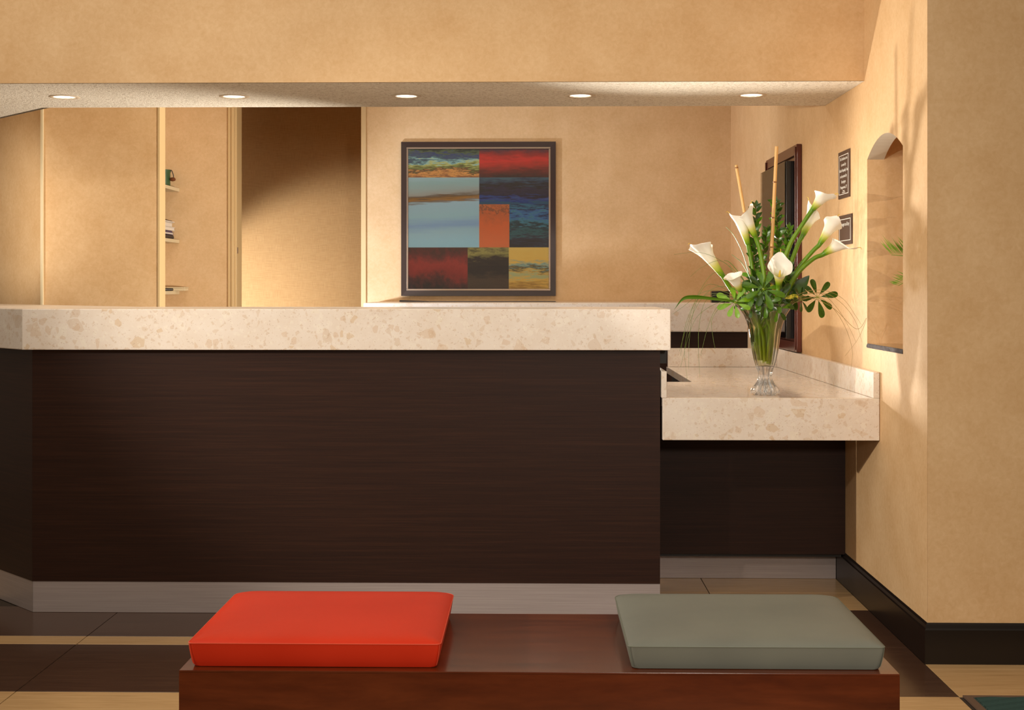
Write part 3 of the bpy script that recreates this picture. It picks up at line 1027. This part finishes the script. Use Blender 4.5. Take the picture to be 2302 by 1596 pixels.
# green tin with a hanging wire handle and brown knob
tin = thing('green_tin', 'dark green tin with a wire loop and brown knob, on the top alcove shelf', 'tin', (-2.42, 8.68, 1.889))
MB().lathe(-2.424, 8.68, [(.045, 1.8885), (.047, 1.90), (.047, 1.985), (.052, 1.992), (.052, 2.004)], 24, close_top=True).obj('body', M['greenbox'], tin, smooth=True)
MB().tube([(-2.380, 8.67, 1.998), (-2.366, 8.67, 2.000), (-2.358, 8.67, 1.985), (-2.352, 8.67, 1.962), (-2.354, 8.67, 1.945)], .003, 6, smooth=3).obj('wire_loop', M['darkcover'], tin, smooth=True)
MB().lathe(-2.357, 8.67, [(.004, 1.928), (.016, 1.932), (.020, 1.942), (.014, 1.952), (.004, 1.954)], 16, close_top=True).obj('knob', M['brown'], tin, smooth=True)
# stacked books on the middle shelf
zz = 1.5495
books = [('dark_binder', .030, -2.362, M['darkcover'], M['darkcover'], 'black rounded binder at the bottom of the stack on the middle alcove shelf', 0),
         ('book', .016, -2.366, M['purple'], M['paper'], 'thin purple covered book lying second from the bottom of the alcove stack', .05),
         ('book', .010, -2.376, M['purple'], M['purple'], 'very thin dark purple book, third from the bottom of the alcove stack', -.03),
         ('book', .024, -2.358, M['paper'], M['paper'], 'thick pale paged book in the middle of the alcove stack, its cover sticking out', .02),
         ('book', .030, -2.372, M['paper'], M['paper'], 'second pale thick book, near the top of the alcove stack', -.02),
         ('book', .008, -2.360, M['paper'], M['paper'], 'thin pale booklet second from the top of the alcove stack', .06),
         ('book', .007, -2.376, M['darkcover'], M['darkcover'], 'dark thin booklet on top of the alcove stack', -.05)]
for nme, h, xe, mc, mp_, lab, rot in books:
    root = thing(nme, lab, 'book' if nme == 'book' else 'binder', (-2.47, 8.56, zz), 'books stacked on the middle alcove shelf')
    if nme == 'book' and h > .012:
        bx('pages', -2.58, xe - .006, 8.40, 8.73, zz + .0025, zz + h - .0025, M['paper'], root)
        bx('cover', -2.582, xe, 8.395, 8.735, zz + .0002, zz + .0024, mc, root)
        bx('cover', -2.582, xe, 8.395, 8.735, zz + h - .0024, zz + h - .0004, mc, root)
    else:
        bx('cover', -2.58, xe, 8.40, 8.73, zz + .0002, zz + h - .0004, mc, root, bevel=.003 if h < .02 else .012)
    root.rotation_euler.z = 0
    zz += h
# spiral notebook and small white box on the lowest shelf
nb = thing('spiral_notebook', 'spiral bound notebook lying on the lowest alcove shelf', 'notebook', (-2.46, 8.3, 1.2135))
bx('pages', -2.58, -2.346, 7.98, 8.62, 1.2135, 1.226, M['paper'], nb)
mb = MB()
for i in range(44):
    y = 7.99 + i * .0143
    mb.tube([(-2.344 + .008 * math.cos(q * PI / 4), y, 1.222 + .008 * math.sin(q * PI / 4)) for q in range(9)], .0016, 4, cap=False)
o = mb.obj('spiral_binding', M['black'], nb); o['kind'] = 'stuff'
wb = thing('white_box', 'small pale flat box sticking out over the end of the lowest alcove shelf', 'box', (-2.36, 8.70, 1.2135))
bx('tray', -2.45, -2.274, 8.655, 8.745, 1.2135, 1.230, M['white'], wb, bevel=.002)
bx('lid', -2.452, -2.272, 8.653, 8.747, 1.2305, 1.238, M['white'], wb, bevel=.002)

# ------------------------------------------------------------------ palm in the niche
palm = thing('potted_palm', 'small potted palm with thin leaflets, inside the arched wall niche', 'plant', (1.56, 4.76, NZ0 + .016))
MB().lathe(1.56, 4.76, [(.06, NZ0 + .0165), (.085, NZ0 + .13), (.09, NZ0 + .135), (.09, NZ0 + .15), (.075, NZ0 + .15), (.07, NZ0 + .12)], 28, close_top=True).obj('pot', M['terracotta'], palm, smooth=True)


def leaflet(mb, base, tip, width, droop=.0):
    base, tip = Vector(base), Vector(tip)
    d = tip - base
    side = d.cross(Vector((.35, -1, .1))).normalized() * width
    mid = base + d * .5 + Vector((0, 0, droop))
    mb.add([base, mid + side, tip, mid - side], [(0, 1, 2, 3)])


fronds = [([(1.54, 4.78, 1.16), (1.46, 4.84, 1.33), (1.385, 4.90, 1.345), (1.318, 4.945, 1.353)], 34, .085, (-.5, .1, .7)),
          ([(1.54, 4.78, 1.16), (1.47, 4.86, 1.25), (1.40, 4.92, 1.27), (1.345, 4.95, 1.24)], 22, .05, (-.8, .1, .3))]
for rach, n, ln, dirv in fronds:
    pts, rr = catmull([Vector(p) for p in rach], [.004, .003, .002, .001], 8)
    MB().tube(pts, rr, 6).obj('rachis', M['palm'], palm, smooth=True)
    for i in range(n):
        u = .35 + .65 * i / (n - 1)
        k = u * (len(pts) - 1)
        p = pts[int(k)].lerp(pts[min(int(k) + 1, len(pts) - 1)], k - int(k))
        for sgn in (1,):
            dv = Vector(dirv).normalized() * sgn if sgn == 1 else Vector((dirv[0], .3, -.25)).normalized()
            if sgn == -1 and i % 2:
                continue
            L = ln * (.75 + .4 * random.random()) * (1 - .25 * abs(u - .7))
            mb = MB()
            tip = p + (dv + Vector((random.uniform(-.15, .1), random.uniform(-.2, .2), random.uniform(-.12, .12)))) * L
            leaflet(mb, p, tip, .0020)
            mb.obj('leaflet', M['palm'], palm)

# ------------------------------------------------------------------ vase
VXc, VYc, VZ = .892, 5.165, .8198
vase = thing('vase', 'tall flared crystal glass vase with a fluted foot, standing on the lower stone counter', 'vase', (VXc, VYc, VZ))
S = [(.046, .0), (.052, .006), (.053, .014), (.050, .022), (.044, .032), (.034, .044), (.027, .058), (.0245, .072), (.026, .084), (.030, .096), (.036, .110)]
amp = [.05, .07, .08, .08, .08, .08, .07, .06, .05, .04, .03]
MB().lathe(VXc, VYc, [(r, VZ + z) for r, z in S] + [(.030, VZ + .1105)], 120, 12, amp + [.02], True, True).obj('foot', M['foot'], vase, smooth=35)
O = [(.036, .111), (.043, .135), (.049, .165), (.0535, .195), (.0570, .225), (.0620, .255), (.0700, .282), (.0810, .308), (.0950, .330), (.1090, .346), (.1130, .351)]
I = [(r - .0035, z + .001) for r, z in O]
profile = [(r, VZ + z) for r, z in O] + [(r, VZ + z) for r, z in reversed(I)]
ampb = [.03, .028, .024, .02, .016, .014, .014, .018, .022, .026, .028]
MB().lathe(VXc, VYc, profile, 96, 12, ampb + ampb[::-1], False, True).obj('bowl', M['crystal'], vase, smooth=40)
Wp = [(r - .0045, VZ + z + .002) for r, z in O[:8]]
MB().lathe(VXc, VYc, Wp, 48, close_bottom=True, close_top=True).obj('water', M['water'], vase, smooth=40)

# ------------------------------------------------------------------ calla lilies
def basis(z, hint):
    z = Vector(z).normalized()
    x = Vector(hint) - z * Vector(hint).dot(z)
    x.normalize()
    y = z.cross(x)
    return Matrix((x, y, z)).transposed()


def calla(base, mouth, tipdir, stem, label, rad=.030, tip=.03, flare=.016, low=.62, curl=.012, length=1.0, wave=.0022):
    """base: where the spathe leaves the stem; mouth: centre of the rim; tipdir: side carrying the pointed tip"""
    base, mouth = Vector(base), Vector(mouth)
    root = thing('calla_lily', label, 'flower', stem[-1], 'calla lilies in the vase')
    ax = mouth - base
    L = ax.length * length
    B = basis(ax, tipdir)
    nu, nt = 22, 56
    V = []; A = []
    for i in range(nu + 1):
        u = i / nu
        for j in range(nt + 1):
            th = -1.12 * PI + 2.24 * PI * j / nt
            at = abs(th) / PI
            hgt = low + (1 - low) * (.5 + .5 * math.cos(min(at, 1) * PI)) ** .8
            pk = math.exp(-(th / .42) ** 2)
            z = u * L * hgt
            s_ = z / L
            r = .0105 + (rad - .0105) * (min(s_, 1.0) ** 1.25)
            e = max(0, (u - .62) / .38)
            r += flare * e * e * (1 + .25 * math.sin(3 * th + 1) * 1.0)
            r *= 1 + .05 * th / PI
            r += wave * e * math.sin(5 * th)
            z += tip * pk * e ** 1.2 * .8 - flare * .35 * e ** 3 * (1 - pk)
            r += tip * .55 * pk * e ** 2
            r -= curl * pk * max(0, (u - .9) / .1) ** 2
            V.append(base + B @ Vector((r * math.cos(th), r * math.sin(th), z)))
            A.append(min(1, max(.02, s_)))
    F = [(i * (nt + 1) + j, i * (nt + 1) + j + 1, (i + 1) * (nt + 1) + j + 1, (i + 1) * (nt + 1) + j) for i in range(nu) for j in range(nt)]
    mb = MB()
    mb.add(V, F, A)
    spa = mb.obj('spathe', M['spathe'], root, smooth=180)
    # thread-like tip
    tb = base + B @ Vector((rad + flare + tip * .5, 0, L + tip * .7))
    t0 = Vector(V[nu * (nt + 1) + nt // 2])
    MB().tube([t0 - (B @ Vector((0.001, 0, .002))), t0 + B @ Vector((.004, 0, .006)), t0 + B @ Vector((.010, .001, .008)), t0 + B @ Vector((.014, .002, .005))],
              [.0013, .0011, .0008, .0005], 5, smooth=3).obj('tip', M['spadix'], spa, smooth=True)
    MB().tube([base + B @ Vector((0, 0, L * .15)), base + B @ Vector((.002, 0, L * .45)), base + B @ Vector((.003, 0, L * .62))], [.004, .0042, .002], 8, smooth=4).obj('spadix', M['spadix'], root, smooth=True)
    pts = [Vector(p) for p in reversed(stem)] + [base - ax.normalized() * .012, base + ax.normalized() * .004]
    MB().tube(pts, [.0098] * (len(pts) - 4) + [.0088, .0082, .0090, .0100], 10, smooth=6).obj('stem', M['callastem'], root, smooth=True)
    return root


# stems end in the vase, spread over its inside
calla((0.721, 5.130, 1.281), (0.621, 5.100, 1.413), (-.7, -.4, .5), [(0.751, 5.140, 1.235), (0.801, 5.150, 1.167), (0.864, 5.150, 1.073), (0.883, 5.155, 0.956)],
      'calla lily leaning furthest left over the vase, open lower lobe', 0.036, 0.012, 0.009, 0.66, 0.010, 1.0, .006)
calla((0.783, 5.080, 1.223), (0.746, 5.045, 1.285), (-.6, -.6, -.2), [(0.798, 5.090, 1.196), (0.833, 5.120, 1.142), (0.874, 5.140, 1.056), (0.886, 5.150, 0.949)],
      'small calla lily low at the front left of the vase, mouth turned to the lobby', 0.028, 0.008, 0.01, 0.82, 0.005)
calla((0.829, 5.190, 1.402), (0.790, 5.180, 1.523), (-.75, -.2, .5), [(0.845, 5.190, 1.313), (0.857, 5.180, 1.209), (0.876, 5.170, 1.063), (0.891, 5.170, 0.943)],
      'upright calla lily just left of the shorter bamboo cane, behind its neighbour', 0.028, 0.012, 0.007, 0.72, 0.008)
calla((0.852, 5.160, 1.432), (0.808, 5.150, 1.535), (-.1, -.3, 1), [(0.871, 5.160, 1.372), (0.888, 5.160, 1.269), (0.889, 5.160, 1.158), (0.895, 5.160, 1.064), (0.898, 5.160, 0.944)],
      'upright calla lily in front of the shorter bamboo cane, right one of the pair', 0.027, 0.014, 0.008, 0.74, 0.008)
calla((0.926, 5.070, 1.243), (0.930, 5.035, 1.330), (0.05, -.35, 1), [(0.923, 5.080, 1.206), (0.918, 5.120, 1.142), (0.911, 5.140, 1.064), (0.901, 5.150, 0.946)],
      'wide open calla lily at the centre front of the bouquet, facing the lobby', 0.046, 0.022, 0.01, 0.5, 0.01)
calla((1.072, 5.150, 1.533), (1.120, 5.130, 1.601), (.7, -.5, .6), [(1.034, 5.150, 1.478), (0.985, 5.150, 1.398), (0.952, 5.140, 1.295), (0.930, 5.140, 1.158), (0.918, 5.140, 1.056), (0.905, 5.160, 0.939)],
      'highest calla lily, at the upper right of the bouquet beside the upper plaque', 0.033, 0.014, 0.01, 0.66, 0.008)
calla((1.042, 5.190, 1.437), (1.092, 5.190, 1.545), (-.5, -.2, .8), [(1.023, 5.190, 1.399), (0.991, 5.180, 1.313), (0.956, 5.170, 1.175), (0.934, 5.170, 1.055), (0.908, 5.170, 0.942)],
      'calla lily directly below the highest one, its tip curling upward behind it', 0.029, 0.014, 0.007, 0.7, 0.006)
calla((1.105, 5.170, 1.405), (1.161, 5.160, 1.497), (.35, -.6, .7), [(1.074, 5.170, 1.371), (1.016, 5.170, 1.300), (0.973, 5.160, 1.218), (0.946, 5.160, 1.124), (0.929, 5.160, 1.038), (0.910, 5.160, 0.942)],
      'calla lily at the right in front of the lower plaque, second from the right', 0.033, 0.014, 0.009, 0.66, 0.008)
calla((1.112, 5.130, 1.363), (1.187, 5.110, 1.411), (1, -.1, -.30), [(1.069, 5.130, 1.342), (1.013, 5.130, 1.291), (0.973, 5.140, 1.218), (0.935, 5.140, 1.107), (0.920, 5.150, 1.021), (0.900, 5.140, 0.941)],
      'calla lily pointing furthest right, its long tip reaching towards the niche', 0.032, 0.034, 0.008, 0.62)

# ------------------------------------------------------------------ bamboo canes
def cane(p0, p1, r, label, nodes):
    root = thing('bamboo_cane', label, 'bamboo', p0, 'bamboo canes in the vase')
    p0, p1 = Vector(p0), Vector(p1)
    MB().tube([p0, p0.lerp(p1, .5) + Vector((.001, 0, 0)), p1], [r * 1.05, r, r * .92], 12, smooth=4).obj('culm', M['bamboo'], root, smooth=60)
    d = (p1 - p0).normalized()
    for u in nodes:
        c = p0.lerp(p1, u)
        MB().tube([c - d * .003, c, c + d * .003], [r * .95, r * 1.16, r * .95], 12).obj('node', M['node'], root, smooth=True)


cane((0.901, 5.200, 1.037), (0.792, 5.240, 1.712), .0062, 'shorter bamboo cane, left of the two, rising behind a pair of calla lilies', [.55, .72, .985])
cane((0.903, 5.210, 0.967), (0.941, 5.190, 1.780), .0070, 'taller bamboo cane in the middle of the bouquet, in front of the dark case', [.30, .52, .66, .83])

# ------------------------------------------------------------------ leaves
def leaf_mesh(name, mat, width=.42, obov=False, fold=.12, bend=.18, n=8):
    V = []; F = []
    for i in range(n + 1):
        u = math.sin(PI / 2 * i / n)
        if obov:
            w = width * .5 * 1.32 * u ** .95 * math.sqrt(max(0, 1 - u ** 3.2)) + .006
        else:
            w = width * .5 * (math.sin(PI * u ** .85) ** .8 if 0 < u < 1 else 0) + .006
        z = -bend * u * u
        V += [(-w, u, z + fold * w), (0, u, z), (w, u, z + fold * w)]
    for i in range(n):
        a = i * 3
        F += [(a, a + 1, a + 4, a + 3), (a + 1, a + 2, a + 5, a + 4)]
    me = bpy.data.meshes.new(name)
    me.from_pydata(V, [], F)
    me.materials.append(mat)
    me.polygons.foreach_set('use_smooth', [True] * len(me.polygons))
    return me


LM = {'box': leaf_mesh('leaf', M['leafdark'], .46), 'boxm': leaf_mesh('leaf', M['leafmid'], .44),
      'obd': leaf_mesh('leaf', M['leafdark'], .48, True, .15, .15), 'obm': leaf_mesh('leaf', M['leafmid'], .46, True, .15, .2),
      'obb': leaf_mesh('leaf', M['leafbright'], .50, True, .12, .22), 'var': leaf_mesh('leaf', M['leafvar'], .42, True, .15, .25),
      'big': leaf_mesh('leaf', M['leafdark'], .40, False, .2, .1, 10)}


def put_leaf(kind, parent, base, direction, normal, size, name='leaf'):
    d = Vector(direction).normalized()
    n = Vector(normal) - d * Vector(normal).dot(d)
    if n.length < 1e-3:
        n = Vector((0, 0, 1)).cross(d)
    n.normalize()
    x = d.cross(n)
    m = Matrix((x, d, n)).transposed().to_4x4()
    o = bpy.data.objects.new(name, LM[kind])
    COL.objects.link(o)
    o.parent = parent
    o.matrix_local = Matrix.Translation(Vector(base) - parent_loc(parent)) @ m @ Matrix.Scale(size, 4)
    return o


def sprig(path, label, size, kinds, step=.0125, start=.28):
    root = thing('leafy_sprig', label, 'foliage', path[0], 'upright leafy sprigs in the vase')
    pts, rr = catmull([Vector(p) for p in path], [.0022, .002, .0016, .001][:len(path)], 10)
    MB().tube(pts, rr, 6).obj('stem', M['twig'], root, smooth=True)
    L = sum((pts[i + 1] - pts[i]).length for i in range(len(pts) - 1))
    n = int(L * (1 - start) / step)
    for i in range(n):
        u = start + (1 - start) * i / (n - 1)
        k = u * (len(pts) - 1)
        p = pts[int(k)].lerp(pts[min(int(k) + 1, len(pts) - 1)], k - int(k))
        t = (pts[min(int(k) + 1, len(pts) - 1)] - pts[max(int(k) - 1, 0)]).normalized()
        for j in range(3):
            q = i * 1.05 + j * 2.09 + random.uniform(-.4, .4)
            side = Vector((math.cos(q), math.sin(q) * .7, 0))
            d = side + t * random.uniform(.45, 1.3)
            put_leaf(random.choice(kinds), root, p, d, t * .6 + Vector((random.uniform(-.5, .5), -1.0, 0)), size * random.uniform(.6, 1.0) * (1 - .2 * u))
    put_leaf(kinds[0], root, pts[-1], t, Vector((0, -1, 0)), size * .7)
    return root


sprig([(0.886, 5.170, 1.106), (0.860, 5.180, 1.244), (0.855, 5.200, 1.382), (0.864, 5.200, 1.541)], 'leafy sprig rising behind the left pair of calla lilies', .047, ['box', 'box', 'boxm'])
sprig([(0.905, 5.200, 1.106), (0.939, 5.220, 1.279), (0.952, 5.230, 1.418), (0.945, 5.230, 1.563)], 'tallest leafy sprig, just right of the taller bamboo cane', .047, ['box', 'box', 'boxm'])
sprig([(0.919, 5.200, 1.106), (0.966, 5.230, 1.279), (0.990, 5.250, 1.383), (1.000, 5.250, 1.462)], 'short leafy sprig between the tallest sprig and the right calla stems', .040, ['box', 'boxm'])
sprig([(0.884, 5.200, 1.106), (0.876, 5.210, 1.244), (0.898, 5.220, 1.383), (0.912, 5.220, 1.452)], 'short leafy sprig between the two bamboo canes', .040, ['box', 'boxm'])
sprig([(0.917, 5.160, 1.115), (0.973, 5.140, 1.227), (0.983, 5.150, 1.312)], 'short leafy sprig behind the centre calla lily', .040, ['box', 'boxm'], start=.4)


def whorl(center, axis, n, size, kind, stem_to, label, spread=1.0, kinds=None, start=0.0):
    root = thing('leaf_whorl', label, 'foliage', stem_to, 'whorls of leaves around the vase rim')
    c = Vector(center)
    ax = Vector(axis).normalized()
    B = basis(ax, (1, .1, .2))
    mid = c.lerp(Vector(stem_to), .5) + Vector((0, 0, .012))
    qq = random.uniform(0, 2 * PI)
    foot_ = Vector((VXc + .030 * math.cos(qq), VYc + .030 * math.sin(qq), VZ + .134))
    belly = Vector((VXc + .044 * math.cos(qq), VYc + .044 * math.sin(qq), VZ + .215))
    MB().tube([foot_, belly, Vector(stem_to), mid, c], [.0056, .0056, .0036, .002, .0016], 6, smooth=5).obj('stem', M['callastem'], root, smooth=True)
    for i in range(n):
        q = start + 2 * PI * i / n + random.uniform(-.15, .15)
        rad_ = B @ Vector((math.cos(q), math.sin(q), 0))
        d = rad_ * spread + ax * random.uniform(.0, .35)
        b = c + rad_ * size * .22
        MB().tube([c, b + ax * .001], [.0009, .0008], 5).obj('leaf_stalk', M['callastem'], root, smooth=True)
        put_leaf((random.choice(kinds) if kinds else kind), root, b, d, ax, size * random.uniform(.8, 1.1))
    return root


MOUTH = (0.895, 5.165, 1.120)
whorl((1.084, 5.120, 1.196), (.15, -1, .1), 8, .062, 'obd', (0.944, 5.150, 1.141), 'umbrella-shaped whorl of dark rounded leaves hanging out to the right of the vase')
whorl((0.761, 5.070, 1.176), (-.1, -1, .35), 8, .058, 'obb', (0.850, 5.140, 1.133), 'whorl of bright green leaves at the left front of the vase rim')
whorl((0.869, 5.070, 1.227), (0, -1, .55), 9, .066, 'obm', (0.883, 5.130, 1.133), 'glossy whorl of mid green leaves at the centre front, left of the open lily', kinds=['obm', 'obd'])
whorl((0.837, 5.140, 1.210), (-.3, -.8, .6), 8, .056, 'obd', (0.869, 5.150, 1.127), 'dark whorl behind the small front calla lily', kinds=['obd', 'obm'])
whorl((0.933, 5.090, 1.189), (.1, -.9, .4), 7, .058, 'var', (0.913, 5.140, 1.128), 'whorl of yellow-edged leaves at the front of the vase rim, under the open lily', kinds=['var', 'obm', 'obd'])
whorl((0.992, 5.150, 1.218), (.4, -.8, .5), 8, .062, 'obd', (0.929, 5.160, 1.131), 'dark whorl at the right side of the rim, below the right calla stems', kinds=['obd'])
whorl((0.924, 5.200, 1.244), (.1, -.5, .8), 8, .055, 'obd', (0.905, 5.180, 1.141), 'dark whorl at the back of the bouquet behind the open lily', kinds=['obd', 'box'])
whorl((0.815, 5.200, 1.195), (-.5, -.4, .7), 7, .050, 'obd', (0.869, 5.180, 1.130), 'dark whorl at the back left of the vase rim', kinds=['obd', 'obm'])
whorl((1.020, 5.120, 1.189), (.6, -.7, .2), 6, .046, 'obd', (0.937, 5.150, 1.134), 'smaller dark whorl between the rim and the hanging umbrella whorl')
whorl((0.877, 5.060, 1.173), (0, -1, .1), 7, .046, 'obm', (0.884, 5.120, 1.121), 'low whorl drooping over the front of the vase rim', kinds=['obd', 'obm'])
whorl((0.827, 5.080, 1.159), (-.3, -1, .2), 6, .042, 'obm', (0.862, 5.130, 1.121), 'low whorl of mid green leaves over the left front of the rim', kinds=['obm', 'obd'])
whorl((0.867, 5.190, 1.264), (-.1, -.8, .5), 8, .054, 'obd', (0.886, 5.170, 1.134), 'dark whorl between the stems of the left pair of calla lilies', kinds=['obd', 'obm'])
whorl((0.968, 5.190, 1.258), (.2, -.7, .6), 8, .054, 'obd', (0.919, 5.180, 1.134), 'dark whorl between the open lily and the right calla stems', kinds=['obd', 'box'])
whorl((0.923, 5.070, 1.153), (.2, -1, .05), 6, .046, 'obm', (0.911, 5.120, 1.121), 'low dark whorl at the right front of the rim, under the yellow-edged leaves', kinds=['obd', 'obm'])
whorl((0.844, 5.080, 1.206), (-.1, -1, .4), 8, .052, 'obd', (0.872, 5.130, 1.131), 'dark whorl at the left front, between the small lily and the glossy centre whorl', kinds=['obd', 'obm'])
whorl((0.911, 5.100, 1.210), (.1, -1, .3), 7, .050, 'obd', (0.901, 5.140, 1.131), 'dark whorl just below the throat of the open lily', kinds=['obd'])
# single leaves
o = thing('broad_leaf', 'single broad pointed leaf rising at the right of the bouquet below the right calla lilies', 'leaf', (0.975, 5.150, 1.158))
MB().tube([(0.941, 5.150, 1.115), (0.975, 5.150, 1.158), (0.999, 5.145, 1.196)], [.0025, .002, .0015], 6).obj('leaf_stalk', M['callastem'], o, smooth=True)
put_leaf('big', o, (0.981, 5.148, 1.179), (.45, -.1, .65), (-.5, -1, .2), .125)
o = thing('strap_leaf', 'long pale striped leaf stretching out left of the vase over the back counter', 'leaf', (0.715, 5.060, 1.190))
mb = MB()
pth, rr = catmull([Vector(p) for p in ((0.850, 5.120, 1.142), (0.758, 5.070, 1.179), (0.670, 5.040, 1.191), (0.601, 5.020, 1.197), (0.558, 5.010, 1.190), (0.525, 5.000, 1.150))], [.002, .004, .0055, .0075, .006, .0005], 6)
V = []
for i, p in enumerate(pth):
    V += [p + Vector((0, -.3 * rr[i], rr[i])), p + Vector((0, rr[i] * .3, 0)), p + Vector((0, -.3 * rr[i], -rr[i]))]
mb.add(V, [(3 * i + k, 3 * i + k + 1, 3 * i + k + 4, 3 * i + k + 3) for i in range(len(pth) - 1) for k in (0, 1)])
mb.obj('blade', M['leafmid'], o, smooth=True)


def tuft(name, label, root_at, mat, strands, r=.0008):
    root = thing(name, label, 'grass', root_at, 'grass tufts in the vase')
    for s_ in strands:
        mb = MB()
        n = len(s_)
        mb.tube([Vector(p) for p in s_], [r * (1.25 - .75 * i / (n - 1)) for i in range(n)], 5, smooth=6)
        mb.obj('grass_blade', mat, root, smooth=True)


tuft('bear_grass', 'fine green grass blades arching out to the left of the vase', (0.855, 5.150, 1.132), M['grass'], [
    [(0.859, 5.120, 1.142), (0.800, 5.100, 1.257), (0.726, 5.080, 1.325), (0.631, 5.060, 1.365), (0.529, 5.050, 1.358)],
    [(0.859, 5.120, 1.142), (0.798, 5.110, 1.244), (0.720, 5.100, 1.332), (0.639, 5.060, 1.311), (0.591, 5.050, 1.274)],
    [(0.857, 5.130, 1.141), (0.779, 5.100, 1.244), (0.689, 5.060, 1.291), (0.619, 5.030, 1.210), (0.576, 5.020, 1.093), (0.546, 5.020, 0.993)],
    [(0.857, 5.130, 1.141), (0.746, 5.100, 1.218), (0.656, 5.060, 1.243), (0.605, 5.030, 1.160), (0.584, 5.020, 1.043), (0.581, 5.020, 0.926)],
    [(0.857, 5.130, 1.141), (0.726, 5.080, 1.206), (0.630, 5.050, 1.196), (0.581, 5.020, 1.127), (0.558, 5.010, 1.043), (0.550, 5.010, 0.977)],
    [(0.857, 5.130, 1.138), (0.743, 5.080, 1.201), (0.655, 5.050, 1.190), (0.622, 5.030, 1.093), (0.620, 5.030, 0.976), (0.625, 5.030, 0.892)],
    [(0.857, 5.130, 1.138), (0.751, 5.080, 1.196), (0.691, 5.050, 1.159), (0.652, 5.030, 1.076), (0.627, 5.030, 0.976)],
    [(0.857, 5.130, 1.138), (0.760, 5.080, 1.189), (0.705, 5.050, 1.160), (0.669, 5.030, 1.110), (0.674, 5.030, 1.043), (0.682, 5.030, 1.001)],
    [(0.857, 5.130, 1.138), (0.743, 5.080, 1.210), (0.648, 5.060, 1.218), (0.559, 5.020, 1.160), (0.520, 5.010, 1.133)],
    [(0.857, 5.130, 1.138), (0.760, 5.080, 1.227), (0.673, 5.060, 1.227), (0.601, 5.020, 1.143), (0.567, 5.020, 1.010), (0.576, 5.020, 0.884)],
    [(0.857, 5.130, 1.138), (0.743, 5.080, 1.184), (0.638, 5.050, 1.143), (0.589, 5.020, 1.076), (0.551, 5.020, 0.934)],
], .00085)
tuft('bear_grass', 'three broader upright grass blades at the left of the bouquet', (0.860, 5.160, 1.132), M['grass'], [
    [(0.867, 5.160, 1.141), (0.841, 5.170, 1.244), (0.812, 5.180, 1.356), (0.776, 5.190, 1.434), (0.745, 5.190, 1.468)],
    [(0.867, 5.160, 1.141), (0.835, 5.150, 1.261), (0.801, 5.150, 1.326), (0.779, 5.150, 1.346), (0.761, 5.150, 1.360)],
    [(0.867, 5.160, 1.141), (0.825, 5.130, 1.227), (0.782, 5.120, 1.291), (0.749, 5.120, 1.329), (0.728, 5.120, 1.337)],
], .0019)
tuft('bear_grass', 'thin brownish grass blades arching out to the right of the vase towards the niche', (0.932, 5.150, 1.133), M['grassdry'], [
    [(0.930, 5.140, 1.141), (1.016, 5.100, 1.210), (1.096, 5.080, 1.222), (1.169, 5.070, 1.190), (1.219, 5.070, 1.122), (1.238, 5.070, 1.092)],
    [(0.930, 5.140, 1.141), (1.016, 5.100, 1.201), (1.096, 5.080, 1.213), (1.161, 5.070, 1.176), (1.214, 5.070, 1.109), (1.241, 5.070, 1.025)],
    [(0.930, 5.140, 1.141), (1.016, 5.100, 1.196), (1.087, 5.080, 1.210), (1.144, 5.070, 1.159), (1.191, 5.070, 1.084), (1.219, 5.070, 1.025)],
    [(0.930, 5.140, 1.141), (1.016, 5.100, 1.184), (1.079, 5.080, 1.196), (1.135, 5.070, 1.151), (1.181, 5.070, 1.075), (1.204, 5.070, 0.991), (1.197, 5.070, 0.910)],
    [(0.930, 5.140, 1.141), (1.033, 5.100, 1.193), (1.127, 5.070, 1.159), (1.217, 5.060, 1.076), (1.255, 5.060, 1.118), (1.225, 5.060, 1.042), (1.175, 5.060, 0.975)],
], .0008)
